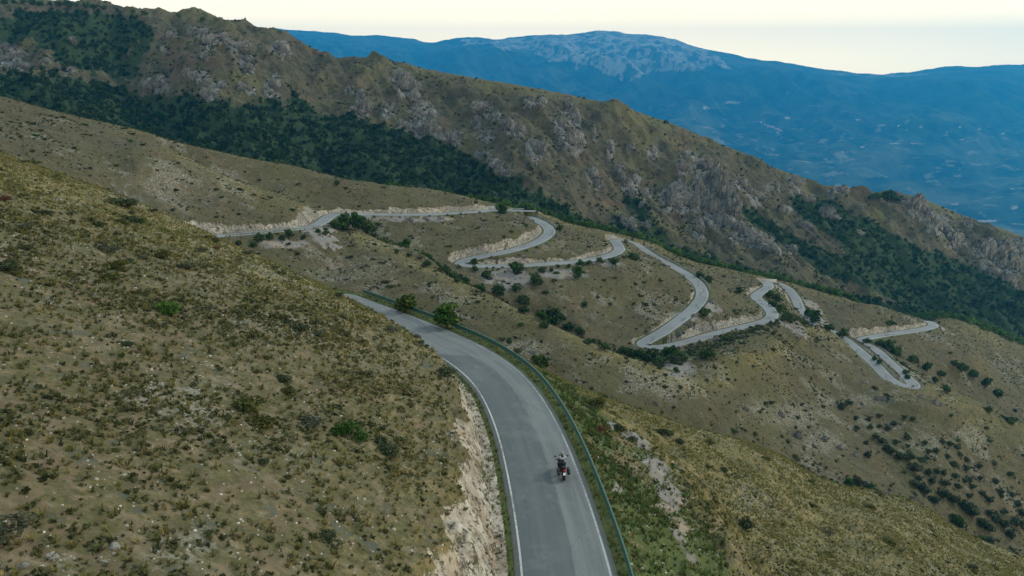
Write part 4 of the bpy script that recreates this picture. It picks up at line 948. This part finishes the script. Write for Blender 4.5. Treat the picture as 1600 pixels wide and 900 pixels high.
# -- the larger bushes one can count on the slopes around the hairpins
dens = A_MID * (RDIST > 5) * (rowi < HOFF[7] - 2) * (1 - .8 * A_BARE) * (.004 + .012 * mb + .010 * A_SCREE)
P, ii, jj = cells(HX, HY, HZ, HM, dens, rg5); k = in_view(P, 0); P, ii, jj = P[k], ii[k], jj[k]
S_ = .75 + .95 * rg5.beta(1.5, 3, len(P)); big = np.argsort(-S_ / np.linalg.norm(P, axis=1))[:270]
for q in big:
    x, y, z = P[q]; u = float(to_px(x, y, z)[0]); c = rg5.uniform()
    pr, nm = (B_DARK, 'dark') if c < .6 else ((TREEB, 'green') if c < .85 else (B_OLIVE, 'olive-brown'))
    if ii[q] + (HM.start) < HOFF[5]: zn = 'on the slope between the guard rail and the first far spur' if u < 1060 else 'on the rocky slope above the olive grove'
    elif u < 560: zn = 'on the upper left slope above the tan cut'
    elif u < 960: zn = 'on the round slope inside the upper hairpin bends'
    elif u < 1240: zn = 'on the round slopes by the middle hairpin'
    else: zn = 'on the right-hand slope round the lowest hairpin'
    o = link('shrub', pr[int(rg5.integers(0, len(pr)))], None, (x, y, z - .06), rg5.uniform(0, 6.28), (S_[q] * rg5.uniform(1, 1.7), S_[q], S_[q] * rg5.uniform(.7, 1)))
    tag(o, f'{"wide" if S_[q] > 1.2 else "small"} {nm} bush {zn}', 'shrub', 'bushes on the slopes round the hairpins')
# ------------------------------------------------------------------ rock
from mathutils import noise as mn
def rock_mat(name, a, b, stain):
    k = NT(name)
    p = k.objpos()
    n1 = k.noise(.5, 7, .72, vec=k.scale(p, (1, 1, .4)))
    c = k.mix(k.mr(n1, .28, .72), a, b)
    c = k.mix(k.mr(k.noise(.9, 4, .6), .55, .72, 0, .7), c, stain)
    c = k.mix(k.mr(k.noise(.22, 5, .8, vec=k.scale(p, (1, 1, .5))), .56, .68, 0, .8), c, (.055, .052, .045))
    c = k.gain(c, k.mr(k.rand(), 0, 1, .8, 1.15, False))
    return k.bsdf(c, .92, k.bump(n1, .9, .12), .15)
M_ROCK = rock_mat('grey_limestone', (.060, .058, .053), (.24, .233, .212), (.20, .155, .11))
M_STONE = rock_mat('pale_stone', (.17, .16, .145), (.34, .325, .295), (.30, .24, .17))
def crag(seed, blocks, sub=4, rib=1.0):
    rnd = random.Random(seed); bm = bmesh.new()
    for b in range(blocks):
        r = bmesh.ops.create_icosphere(bm, subdivisions=sub if b < 3 else sub - 1, radius=1.0)
        cx, cz = rnd.uniform(-.6, .6), rnd.uniform(-.35, .3); cy = rnd.uniform(-.25, .25); s = rnd.uniform(.38, .75) if b else .8
        st = (s * rnd.uniform(.6, 1.0), s * rnd.uniform(.6, .9), s * rnd.uniform(.8, 1.35)); o = Vector((rnd.uniform(0, 90), rnd.uniform(0, 90), 0)); tilt = rnd.uniform(-.35, .35)
        for v in r['verts']:
            p = v.co.copy()
            q = Vector((p.x * 2.4, p.y * 2.4, p.z * .8)) * rib + o
            d = 1 + .34 * (1 - 2 * abs(mn.noise(q))) + .17 * (1 - 2 * abs(mn.noise(q * 2.3))) + .09 * mn.noise(p * 6 + o) - .12
            (f1, f2) = mn.voronoi(q * 1.15 + Vector((0, 0, o.x)))[0][:2]; d += .22 * min(.45, f2 - f1) - .26 * math.exp(-(f2 - f1) * 11)
            d = round(d * 7) / 7 * .35 + d * .65
            p = Vector((p.x * st[0], p.y * st[1], p.z * st[2])) * d
            v.co = Vector((p.x + p.z * tilt + cx, p.y + cy, p.z + cz))
    me = bpy.data.meshes.new('rock_outcrop'); bm.to_mesh(me); bm.free(); me.materials.append(M_ROCK)
    return me
CRAGS = [crag(900 + i, (4, 5, 3, 6, 4, 5, 3, 4)[i]) for i in range(8)]
def outcrop(u, v, w_, h_, label, group, i):
    h = hit(u, v)
    if h is None: return
    R_ = h[0].length / FPX
    n = h[1]; face = math.atan2(-n.x, n.y) if n.length else 0
    sx, sz = w_ * R_ * .40, h_ * R_ * .50
    o = link('rock_outcrop', CRAGS[i % 8], None, h[0] + Vector((0, 0, -.12 * sz)) - Vector((n.x, n.y, 0)) * .15 * sx, random.uniform(-.5, .5) + (3.14 if i % 3 == 0 else 0), (sx, min(sx, sz) * .8, sz))
    return tag(o, label, 'rock outcrop', group)
for i, (u, v, w_, h_) in enumerate(RO):
    sz = 'tall' if h_ > 1.2 * w_ else ('broad' if w_ > 24 else ('small' if w_ < 13 else 'rounded'))
    if 1040 <= u <= 1145 and v > 240: z = 'in the great ribbed cliff in the middle of the ridge'
    elif u < 130: z = 'on the ridge flank at the far left'
    elif u < 450: z = 'on the upper left flank of the ridge, above the dark wood'
    elif u < 720: z = 'in the rocky rib running down into the dark wood'
    elif u < 960: z = 'on the scrubby flank between the wood and the great cliff'
    elif u < 1045: z = 'in the ravine left of the great cliff'
    elif u < 1400: z = 'on the descending flank right of the great cliff'
    else: z = 'in the crags at the right end of the ridge'
    outcrop(u, v, w_ * 1.3, h_ * 1.25, f'{sz} grey limestone outcrop {z}', 'limestone outcrops on the ridge', i)
for i, (u, v, w_, h_, l) in enumerate([(1431,783,24,14,'grey outcrop breaking the crest of the yellow spur at lower right'),(1443,790,14,10,'low grey rock at the lower end of the crest outcrop'),(1350,757,10,10,'small pointed grey rock on the spur crest left of the outcrop'),(1384,772,12,8,'flat grey rock between the pointed rock and the crest outcrop'),
      (1245,683,20,12,'pale rounded rock in the middle of the bare rocky streak'),(1220,650,16,10,'grey rock at the upper left of the bare rocky streak'),(1285,688,18,10,'grey rock half way down the bare rocky streak'),(1310,700,18,10,'ribbed grey rock low on the bare rocky streak'),(1335,712,16,10,'grey rock at the lower end of the bare rocky streak'),(1232,630,14,8,'pale rock at the top of the bare rocky streak'),
      (1348,598,16,7,'pale flat rock beside the lower road legs'),(1380,625,22,9,'pale broken rock just below the lowest hairpin'),(1465,632,16,9,'pale block on the spur nose right of the lowest hairpin'),(1440,622,14,8,'pale rock right under the lowest hairpin'),(1296,549,6,6,'pale boulder on the road edge above the lowest hairpin'),
      (832,552,20,9,'grey rock ledge seen over the guard rail at the bend'),(815,545,14,8,'low grey rock left of the ledge over the guard rail'),(852,558,14,7,'small grey rock right of the ledge over the guard rail'),(1026,632,12,8,'grey rock beyond the yellow spur, above the dark bushes'),(1165,640,12,7,'small grey rock left of the bare rocky streak')]):
    outcrop(u, v, w_ * 1.15, h_ * 1.15, l, None, i)
for i, (u, v, w_, h_) in enumerate([(1088,494,14,9),(1100,482,12,9),(1110,472,12,9),(1074,508,14,8),(1060,520,14,8),(1120,532,16,8),(1150,527,16,8),(1182,520,14,8),(1207,512,12,7),(1078,542,14,8),(1052,556,14,8),(1040,566,12,8),(872,373,12,9),(884,366,12,10),(858,384,14,8),(838,394,14,7),(815,400,14,6),(790,405,14,6),
      (560,343,12,6),(600,344,14,6),(640,344,14,7),(665,343,14,7),(690,342,12,6),(720,339,12,6),(420,372,12,8),(450,368,10,7),(478,366,12,7),(508,357,10,7),(905,420,12,8),(935,415,12,8),(965,404,12,8),(845,425,12,7),(765,432,14,8),(785,440,14,8)]):
    z = 'under the left road ledge' if u < 520 else ('under the upper road ledge' if u < 730 else ('between the two legs of the upper hairpin' if v < 408 else ('on the scree under the second road ledge' if u < 970 else ('on the bank between the legs of the middle hairpin' if v < 524 and u < 1115 else 'under the road below the middle hairpin'))))
    outcrop(u, v, w_ * 1.1, h_ * 1.1, f'grey broken rock ledge {z}', 'broken rock below the road ledges', i)
def pebble(seed):
    bm = bmesh.new(); bmesh.ops.create_icosphere(bm, subdivisions=1, radius=1.0); rnd = random.Random(seed)
    for v in bm.verts: v.co = Vector((v.co.x * rnd.uniform(.7, 1.2), v.co.y * rnd.uniform(.6, 1.1), v.co.z * rnd.uniform(.4, .75)))
    V = np.array([v.co[:] for v in bm.verts]); F = np.array([[v.index for v in f.verts] for f in bm.faces]); bm.free()
    return V, F, np.full(len(V), .5)
PEB = [pebble(i) for i in range(6)]
def stone_mat():
    k = NT('loose_pale_stones'); t = k.attr('tint')
    return k.bsdf(k.ramp(t, [(0, (.15, .125, .09)), (.45, (.29, .26, .215)), (.8, (.42, .395, .35)), (1, (.62, .60, .55))]), .9)
dens = np.where(near_seg, 1, 0) * offroad * (1.6 + 4.5 * A_STONE * (.3 + clump) + 6.0 * A_BARE * (.2 + clump) + 1.1 * A_SCREE * near_seg)
P, ii, jj = cells(HX, HY, HZ, HX0, dens, rg5); k = in_view(P); P = P[k]
S_ = .04 + .17 * rg5.beta(1.2, 6, len(P)); sm = stone_mat()
tag(merged('loose_stones', PEB, P, S_, rg5.beta(2.2, 2.2, len(P)), rg5, sm, None, .0), 'pale loose stones scattered over the near slopes and the road cut', 'stones', kind='stuff')
dens = A_MID * offroad * (rowi < HOFF[7]) * (.004 + .10 * A_STONE + .22 * A_BARE + .07 * A_SCREE * (n12 > -.1))
P, ii, jj = cells(HX, HY, HZ, HM, dens, rg5); k = in_view(P); P = P[k]
tag(merged('hill_stones', PEB, P, .18 + .65 * rg5.beta(1.2, 6, len(P)), rg5.beta(2, 3, len(P)) * .8, rg5, sm, None, 0), 'pale rubble on the slopes and cuts around the hairpins', 'stones', kind='stuff')
for i, (u, v, r, l) in enumerate([(178,855,8,'largest pale boulder near the bottom left of the near slope'),(35,885,7,'pale boulder in the bottom left corner'),(80,870,8,'flat pale boulder right of the corner boulder'),(163,878,4,'small white stone beneath the largest boulder'),(240,862,3.5,'small white stone right of the largest boulder')]):
    h = hit(u, v); R_ = r * h[0].length / FPX
    bm = bmesh.new(); bmesh.ops.create_icosphere(bm, subdivisions=3, radius=1.0); o = Vector((i * 9.1, 3, 1))
    for q in bm.verts: q.co = q.co * (1 + .35 * mn.noise(q.co * 1.3 + o) + .15 * mn.noise(q.co * 3 + o)); q.co.z *= .6
    me = bpy.data.meshes.new('boulder'); bm.to_mesh(me); bm.free(); me.materials.append(M_STONE)
    tag(link('boulder', me, None, h[0], i * 1.1, R_), l, 'boulder')
# ------------------------------------------------------------------ buildings across the valley
wallm = [plain('cream_plaster', (.66, .61, .52), .9, 0, .2, .1, 2), plain('white_plaster', (.78, .76, .72), .9, 0, .2, .06, 2), plain('ochre_plaster', (.52, .43, .32), .9, 0, .2, .1, 2)]
roofm = plain('terracotta_tiles', (.33, .16, .10), .9, 0, .2, .2, .8); winm = plain('dark_window', (.04, .05, .06), .3)
def house_meshes(wx, wy, hh):
    bm = bmesh.new(); bmesh.ops.create_cube(bm, size=1.0)
    for q in bm.verts: q.co = (q.co.x * wx, q.co.y * wy, (q.co.z + .5) * (hh + 4) - 4)
    w = bpy.data.meshes.new('wall'); bm.to_mesh(w); bm.free()
    a, b, e = wx / 2 + .5, wy / 2 + .5, .35
    V = [(-a, -b, hh + .01), (a, -b, hh + .01), (a, b, hh + .01), (-a, b, hh + .01), (-a, 0, hh + wy * .28), (a, 0, hh + wy * .28)]
    r = bpy.data.meshes.new('roof'); r.from_pydata(V, [], [(0, 1, 5, 4), (2, 3, 4, 5), (0, 4, 3), (1, 2, 5), (3, 2, 1, 0)]); r.materials.append(roofm)
    bm = bmesh.new()
    for fl in range(max(1, int(hh // 3))):
        for x in np.arange(-wx / 2 + 2, wx / 2 - 1, 3.0):
            for sy in (-1, 1):
                m = Matrix.Translation((x, sy * wy / 2, 1.6 + 3 * fl)); bmesh.ops.create_cube(bm, size=1.0, matrix=m @ Matrix.Diagonal((1.1, .12, 1.4, 1)))
    g = bpy.data.meshes.new('window_row'); bm.to_mesh(g); bm.free(); g.materials.append(winm)
    return w, r, g
HM_ = [house_meshes(11, 9, 6), house_meshes(15, 9, 6.5), house_meshes(9, 9, 9), house_meshes(24, 11, 5)]
for q in HM_: q[0].materials.append(wallm[0])
def house(u, v, kk, rz, label, group=None, sc=1.0):
    h = hit(u, v, (FARM,))
    if h is None: return
    e = empty('house', h[0], rz); sc *= 1.45; e.scale = (sc, sc, sc); tag(e, label, 'house', group)
    w, r, g = HM_[kk]; link('wall', w, e); link('roof', r, e); link('window_row', g, e)
rnd = random.Random(4)
for i in range(44):
    a, b = rnd.gauss(0, 1), rnd.gauss(0, 1)
    house(1207 + 9 * a + 6 * b, 199 + 3.2 * a + 3 * b, i % 3, rnd.uniform(0, 3.1), 'pale house in the hillside village across the valley', 'houses of the hillside village')
for u, v, kk, sc, l in ((1348,230,3,1.5,'large white building alone beside the far valley road'),(1316,238,3,1.1,'pale farm building left of the large white building'),(1108,170,1,1,'pale farmhouse high on the far slope at left'),(1493,319,3,1.2,'white farm building on the far valley floor'),(1568,209,1,1.2,'white house at the right edge of the far slope'),(1404,197,1,1.2,'pale house beside the long bare field'),(1500,199,1,1.1,'pale house at the upper far slope on the right'),(1585,324,3,1.4,'pale barn on the valley floor near the right edge')):
    house(u, v, kk, .3, l, None, sc)
# ------------------------------------------------------------------ motorcycle and rider
M_BLK = plain('black_plastic', (.018, .018, .02), .5, 0, .4, .1); M_TYRE = plain('tyre_rubber', (.02, .02, .02), .85, 0, .2); M_RED = plain('red_bodywork', (.022, .012, .012), .35, 0, .5, .06)
M_STEEL = plain('bare_steel', (.45, .45, .46), .3, .9, .5); M_PLATE = plain('white_number_plate', (.80, .80, .78), .5, 0, .3, .03)
kk = NT('lit_tail_light'); M_TAIL = kk.bsdf((.22, .012, .010), .3, emit=(1, .04, .02), estr=.22)
kk = NT('clear_visor'); M_SCR = kk.bsdf((.10, .11, .12), .08, spec=.6)
def bmesh_obj(name, fn, mat, parent, smooth=True, bevel=0):
    bm = bmesh.new(); fn(bm)
    if bevel: bmesh.ops.bevel(bm, geom=bm.edges[:], offset=bevel, segments=2, affect='EDGES')
    me = bpy.data.meshes.new(name); bm.to_mesh(me); bm.free(); me.materials.append(mat)
    if smooth: me.polygons.foreach_set('use_smooth', np.ones(len(me.polygons), bool))
    return link(name, me, parent)
def box(bm, c, s, taper=1.0, rot=None):
    m = Matrix.Translation(c) @ (rot or Matrix()) @ Matrix.Diagonal((*s, 1))
    r = bmesh.ops.create_cube(bm, size=1.0)
    for v in r['verts']:
        if v.co.z > 0: v.co.x *= taper
        v.co = m @ v.co
def tube(bm, pts, rad, n=10, close=False):
    rings = []
    pts = [Vector(p) for p in pts]
    rad = rad if hasattr(rad, '__len__') else [rad] * len(pts)
    for i, p in enumerate(pts):
        a = pts[(i - 1) % len(pts)] if close else pts[max(i - 1, 0)]; b = pts[(i + 1) % len(pts)] if close else pts[min(i + 1, len(pts) - 1)]
        d = (b - a).normalized(); x = d.cross(Vector((1, 0, 0))); x = (x if x.length > .2 else d.cross(Vector((0, 0, 1)))).normalized(); y = d.cross(x)
        rings.append([bm.verts.new(p + (x * math.cos(6.2832 * k / n) + y * math.sin(6.2832 * k / n)) * rad[i]) for k in range(n)])
    for i in range(len(rings) - (0 if close else 1)):
        a, b = rings[i], rings[(i + 1) % len(rings)]
        for k in range(n): bm.faces.new((a[k], a[(k + 1) % n], b[(k + 1) % n], b[k]))
    if not close: bm.faces.new(rings[0][::-1]); bm.faces.new(rings[-1])
def ring(c, R, n=28): return [(c[0], c[1] + R * math.cos(6.2832 * k / n), c[2] + R * math.sin(6.2832 * k / n)) for k in range(n)]
bi = int(np.argmin(np.abs(NEAR[:, 1] - (from_px(879, 753, -28.15)[1] + .75))))
bp = from_px(879, 753, -28.15); 
bz = float(np.interp(bp[1], NEAR[:, 1], NEAR[:, 2])) + .055
bx = float(bp[0]); by = float(bp[1]) + .70
dv = NEAR[bi + 4] - NEAR[bi - 4]; head = math.atan2(-dv[0], dv[1])
bike = tag(empty('motorcycle', (bx, by, bz), head), 'black and red touring motorcycle with side cases riding up the right lane', 'motorcycle')
def wheel(y, R, w_):
    o = bmesh_obj('wheel', lambda bm: [tube(bm, ring((0, y, R), R - .055), .02, 8, True)] + [tube(bm, [(0, y, R), (0, y + (R - .06) * math.cos(a), R + (R - .06) * math.sin(a))], .012, 6) for a in np.arange(0, 6.28, .628)] + [tube(bm, [(-.09, y, R), (.09, y, R)], .04, 10)], M_STEEL, bike)
    bmesh_obj('tyre', lambda bm: tube(bm, ring((0, y, R), R - .055), w_, 12, True), M_TYRE, o)
wheel(-.72, .32, .085); wheel(.80, .33, .068)
bmesh_obj('engine', lambda bm: (box(bm, (0, .08, .45), (.34, .46, .36), .85), box(bm, (0, .2, .62), (.42, .2, .14))), M_BLK, bike, False, .03)
bmesh_obj('frame', lambda bm: (tube(bm, [(.11, -.72, .32), (.12, -.2, .42)], .03), tube(bm, [(-.11, -.72, .32), (-.12, -.2, .42)], .03), tube(bm, [(.09, .80, .33), (.09, .52, .92)], .03), tube(bm, [(-.09, .80, .33), (-.09, .52, .92)], .03), tube(bm, [(0, -.65, .78), (0, .0, .70), (0, .5, .92)], .04)), M_BLK, bike)
def tank(bm):
    r = bmesh.ops.create_uvsphere(bm, u_segments=18, v_segments=12, radius=1.0)
    for v in r['verts']: v.co = Vector((v.co.x * .19 * (1 - .25 * (v.co.y < 0)), .26 + v.co.y * .34, .88 + v.co.z * .17))
bmesh_obj('fuel_tank', tank, M_RED, bike)
def fair(bm):
    r = bmesh.ops.create_uvsphere(bm, u_segments=18, v_segments=12, radius=1.0)
    for v in r['verts']: v.co = Vector((v.co.x * .27, .64 + v.co.y * .24, .90 + v.co.z * .24))
bmesh_obj('fairing', fair, M_RED, bike)
bmesh_obj('windscreen', lambda bm: box(bm, (0, .66, 1.20), (.36, .025, .34), .7, Matrix.Rotation(.55, 4, 'X')), M_SCR, bike, False, .01)
bmesh_obj('seat', lambda bm: (box(bm, (0, -.12, .84), (.32, .44, .10), .9), box(bm, (0, -.52, .90), (.28, .36, .12), .9)), M_BLK, bike, False, .035)
bmesh_obj('tail', lambda bm: (box(bm, (0, -.78, .84), (.24, .28, .16), .8), box(bm, (0, -.70, .98), (.30, .24, .035))), M_RED, bike, False, .03)
for s in (-1, 1):
    o = bmesh_obj('side_case', lambda bm: box(bm, (s * .36, -.60, .62), (.20, .52, .40), .88), M_BLK, bike, False, .04)
    bmesh_obj('latch', lambda bm: box(bm, (s * .36, -.866, .70), (.07, .02, .05)), M_STEEL, o, False)
    o = bmesh_obj('mirror', lambda bm: (tube(bm, [(s * .30, .46, 1.10), (s * .42, .48, 1.24)], .012, 6), box(bm, (s * .46, .47, 1.27), (.14, .05, .09))), M_BLK, bike, False)
    bmesh_obj('grip', lambda bm: tube(bm, [(s * .26, .44, 1.07), (s * .42, .36, 1.05)], .02, 8), M_BLK, bike)
bmesh_obj('handlebar', lambda bm: tube(bm, [(-.28, .45, 1.07), (0, .52, 1.02), (.28, .45, 1.07)], .015, 8), M_STEEL, bike)
bmesh_obj('tail_light', lambda bm: box(bm, (0, -.93, .86), (.17, .04, .10)), M_TAIL, bike, False, .012)
bmesh_obj('number_plate', lambda bm: box(bm, (0, -.99, .60), (.19, .015, .19), 1, Matrix.Rotation(-.3, 4, 'X')), M_PLATE, bike, False)
bmesh_obj('plate_holder', lambda bm: box(bm, (0, -.93, .68), (.15, .07, .26), .9), M_BLK, bike, False, .01)
bmesh_obj('exhaust', lambda bm: tube(bm, [(.16, .1, .30), (.18, -.35, .34), (.20, -.80, .48)], [.03, .045, .055], 12), M_STEEL, bike)
bmesh_obj('mudguard', lambda bm: tube(bm, [(0, .80 + .40 * math.cos(a), .33 + .40 * math.sin(a)) for a in np.arange(.4, 2.6, .2)], .055, 8), M_BLK, bike)
# rider: one continuous skinned body in riding posture, then helmet as a child
def rider():
    J = [((0, -.12, .98), .15), ((0, -.11, 1.10), .145), ((0, -.05, 1.26), .15), ((0, .02, 1.42), .165), ((0, .05, 1.52), .085), ((0, .07, 1.58), .065)]
    E = [(0, 1), (1, 2), (2, 3), (3, 4), (4, 5)]
    for s in (-1, 1):
        b = len(J); J += [((s * .19, .03, 1.455), .080), ((s * .31, .13, 1.26), .058), ((s * .33, .30, 1.13), .044), ((s * .345, .38, 1.085), .036), ((s * .345, .42, 1.075), .035)]
        E += [(3, b), (b, b + 1), (b + 1, b + 2), (b + 2, b + 3), (b + 3, b + 4)]
        b = len(J); J += [((s * .13, -.08, .94), .105), ((s * .25, .14, .86), .092), ((s * .25, .32, .80), .075), ((s * .23, .12, .52), .058), ((s * .22, .02, .36), .045), ((s * .22, .10, .30), .045), ((s * .22, .22, .29), .038)]
        E += [(0, b), (b, b + 1), (b + 1, b + 2), (b + 2, b + 3), (b + 3, b + 4), (b + 4, b + 5), (b + 5, b + 6)]
    me = bpy.data.meshes.new('person'); me.from_pydata([p for p, _ in J], E, [])
    o = bpy.data.objects.new('tmp_rider', me); COL.objects.link(o)
    m = o.modifiers.new('skin', 'SKIN'); m.use_smooth_shade = True
    for v, (_, r) in zip(me.skin_vertices[0].data, J): v.radius = (r, r)
    me.skin_vertices[0].data[0].use_root = True
    o.modifiers.new('sub', 'SUBSURF').levels = 2; o.modifiers['sub'].render_levels = 2
    bpy.context.view_layer.update()
    ev_ = o.evaluated_get(bpy.context.evaluated_depsgraph_get()); out = bpy.data.meshes.new_from_object(ev_)
    bpy.data.objects.remove(o)
    bm = bmesh.new(); bm.from_mesh(out)
    for s in (-1, 1):                                   # gloved fingers closed round the grips, thumb underneath
        for k, L in enumerate((.95, 1.0, .95, .8)):
            x = s * (.315 + .021 * k); y = .405 - .010 * k; z = 1.075
            tube(bm, [(x, y - .015, z + .012), (x, y + .03 * L, z + .012), (x, y + .045 * L, z - .015), (x, y + .02 * L, z - .038)], [.011, .010, .009, .008], 6)
        tube(bm, [(s * .305, .39, 1.07), (s * .285, .40, 1.045), (s * .29, .43, 1.035)], [.012, .011, .009], 6)
    bm.to_mesh(out); bm.free(); out.name = 'person'
    for m_ in (M_JK, M_WHT, M_TRS, M_BLK): out.materials.append(m_)
    for p in out.polygons:
        c = p.center; p.use_smooth = True
        if c.z < .97 or (c.z < 1.0 and abs(c.x) > .1): i = 2 if c.z > .42 else 3
        elif abs(c.x) > .30 and c.y > .33: i = 3
        elif abs(c.x) > .10 and c.z > 1.36 or (abs(c.x) > .20 and c.z > 1.20) or (1.33 < c.z < 1.42 and c.y < 0.02): i = 1
        else: i = 0
        p.material_index = i
    return out
M_JK = plain('dark_jacket_cloth', (.030, .034, .045), .85, 0, .2, .2, .1); M_WHT = plain('white_jacket_cloth', (.36, .37, .385), .8, 0, .2, .08, .1); M_TRS = plain('black_trouser_cloth', (.022, .022, .025), .85, 0, .2, .2, .1)
person = tag(link('person', rider(), None, (bx, by, bz), head), 'rider in white and dark jacket and grey helmet leaning on the handlebars', 'person')
def helm(bm):
    r = bmesh.ops.create_uvsphere(bm, u_segments=20, v_segments=14, radius=1.0)
    for v in r['verts']:
        c = v.co; k = 1 + .10 * max(0, c.y) * max(0, -c.z)
        v.co = Vector((c.x * .135 * (1 - .12 * (c.z < -.3)), .10 + c.y * .165 * k, 1.70 + c.z * .145))
M_HEL = plain('grey_helmet_shell', (.17, .175, .18), .3, 0, .5, .08)
hl = bmesh_obj('helmet', helm, M_HEL, person)
def visor(bm):
    r = bmesh.ops.create_uvsphere(bm, u_segments=24, v_segments=12, radius=1.0)
    kill = [v for v in r['verts'] if v.co.y < .35 or abs(v.co.z) > .45]
    bmesh.ops.delete(bm, geom=kill, context='VERTS')
    for v in bm.verts: v.co = Vector((v.co.x * .139, .10 + v.co.y * .172, 1.71 + v.co.z * .15))
bmesh_obj('visor', visor, M_SCR, hl)
# small dark chevron board at the tip of the lowest hairpin, seen from the back
h = hit(1426, 607)[0]
sg = tag(empty('road_sign', h, .3), 'small dark sign board on two posts at the tip of the lowest hairpin', 'road sign')
M_SGN = plain('sign_back_grey', (.05, .055, .06), .6, .2)
bmesh_obj('sign_board', lambda bm: box(bm, (0, 0, 1.05), (1.5, .05, .6)), M_SGN, sg, False)
for s in (-1, 1): bmesh_obj('post', lambda bm: tube(bm, [(s * .55, .06, -.2), (s * .55, .06, 1.2)], .035, 8), M_SGN, sg)
# ------------------------------------------------------------------ camera, sky, light, air
cam = bpy.data.cameras.new('camera'); co = bpy.data.objects.new('camera', cam); COL.objects.link(co)
cam.sensor_width = 36; cam.lens = 36 * FPX / 1600; cam.clip_start = 0.5; cam.clip_end = 60000
co.rotation_euler = (math.pi / 2 - PITCH, 0, 0); SC.camera = co
SUN_EL, SUN_AZ = math.radians(36), math.radians(62)       # azimuth clockwise from +Y
w = bpy.data.worlds.new('World'); SC.world = w; w.use_nodes = True
t = w.node_tree; t.nodes.clear()
out = t.nodes.new('ShaderNodeOutputWorld'); bg = t.nodes.new('ShaderNodeBackground'); bg2 = t.nodes.new('ShaderNodeBackground'); ad = t.nodes.new('ShaderNodeMixShader')
sky = t.nodes.new('ShaderNodeTexSky'); sky.sky_type = 'NISHITA'; sky.sun_disc = False; sky.sun_elevation = SUN_EL; sky.sun_rotation = SUN_AZ; sky.air_density = 1; sky.dust_density = 2
bg.inputs['Strength'].default_value = .12; t.links.new(sky.outputs[0], bg.inputs[0])
tc = t.nodes.new('ShaderNodeTexCoord'); sx = t.nodes.new('ShaderNodeSeparateXYZ'); t.links.new(tc.outputs['Generated'], sx.inputs[0])
mp = t.nodes.new('ShaderNodeMapping'); mp.inputs['Scale'].default_value = (1.6, 1.6, 7); t.links.new(tc.outputs['Generated'], mp.inputs[0])
nz = t.nodes.new('ShaderNodeTexNoise'); nz.inputs['Scale'].default_value = 2.2; nz.inputs['Detail'].default_value = 5; t.links.new(mp.outputs[0], nz.inputs['Vector'])
rp = t.nodes.new('ShaderNodeValToRGB'); t.links.new(sx.outputs[2], rp.inputs[0])
e = rp.color_ramp.elements; e[0].position = 0.02; e[0].color = (2.75, 2.16, 1.12, 1); e[1].position = .09; e[1].color = (2.0, 1.62, .98, 1)
for p, c in ((.17, (.95, .90, .76, 1)), (.35, (.58, .67, .70, 1)), (1.0, (.50, .61, .66, 1))):
    q = e.new(p); q.color = c
hs = t.nodes.new('ShaderNodeHueSaturation'); t.links.new(rp.outputs[0], hs.inputs['Color'])
mr = t.nodes.new('ShaderNodeMapRange'); t.links.new(nz.outputs['Fac'], mr.inputs[0]); mr.inputs[1].default_value = .3; mr.inputs[2].default_value = .7; mr.inputs[3].default_value = .985; mr.inputs[4].default_value = 1.01
t.links.new(mr.outputs[0], hs.inputs['Value']); t.links.new(hs.outputs[0], bg2.inputs[0]); bg2.inputs[1].default_value = 1.0
ad.inputs[0].default_value = .96; t.links.new(bg.outputs[0], ad.inputs[1]); t.links.new(bg2.outputs[0], ad.inputs[2]); t.links.new(ad.outputs[0], out.inputs[0])
sun = bpy.data.lights.new('sun', 'SUN'); so = bpy.data.objects.new('sun', sun); COL.objects.link(so)
sun.energy = 1.5; sun.angle = math.radians(10); sun.color = (1, .95, .86)
d = Vector((math.sin(SUN_AZ) * math.cos(SUN_EL), math.cos(SUN_AZ) * math.cos(SUN_EL), math.sin(SUN_EL)))
so.rotation_euler = d.to_track_quat('Z', 'Y').to_euler(); so.location = (0, 0, 200)
# the air: one even box of blue haze round everything but the sky
hb = bpy.data.materials.new('haze_air'); hb.use_nodes = True; t = hb.node_tree; t.nodes.clear()
o_ = t.nodes.new('ShaderNodeOutputMaterial'); pv = t.nodes.new('ShaderNodeVolumePrincipled'); t.links.new(pv.outputs[0], o_.inputs['Volume'])
pv.inputs['Color'].default_value = (.03, .42, 1.0, 1); pv.inputs['Density'].default_value = HAZE_D; pv.inputs['Density Attribute'].default_value = ''; pv.inputs['Anisotropy'].default_value = 0.0
zlo = float(min(HZ.min(), RZ.min(), FZ.min())) - 1; zhi = float(max(FZ.max(), RZ.max(), 30)) + 25
bm = bmesh.new(); bmesh.ops.create_cube(bm, size=1.0)
for v in bm.verts: v.co = (v.co.x * 40000, v.co.y * 19000 + 8800, (zhi if v.co.z > 0 else zlo))
me = bpy.data.meshes.new('haze'); bm.to_mesh(me); bm.free(); me.materials.append(hb)
tag(link('haze', me), kind='stuff')
SC.view_settings.view_transform = 'Standard'; SC.view_settings.look = 'None'; SC.view_settings.exposure = EXPO; SC.view_settings.gamma = 1.0
SC.render.engine = 'CYCLES'; SC.cycles.use_denoising = True; SC.cycles.max_bounces = 4; SC.cycles.diffuse_bounces = 2; SC.cycles.glossy_bounces = 2; SC.cycles.transmission_bounces = 2; SC.cycles.volume_bounces = 0
SC.cycles.use_fast_gi = False
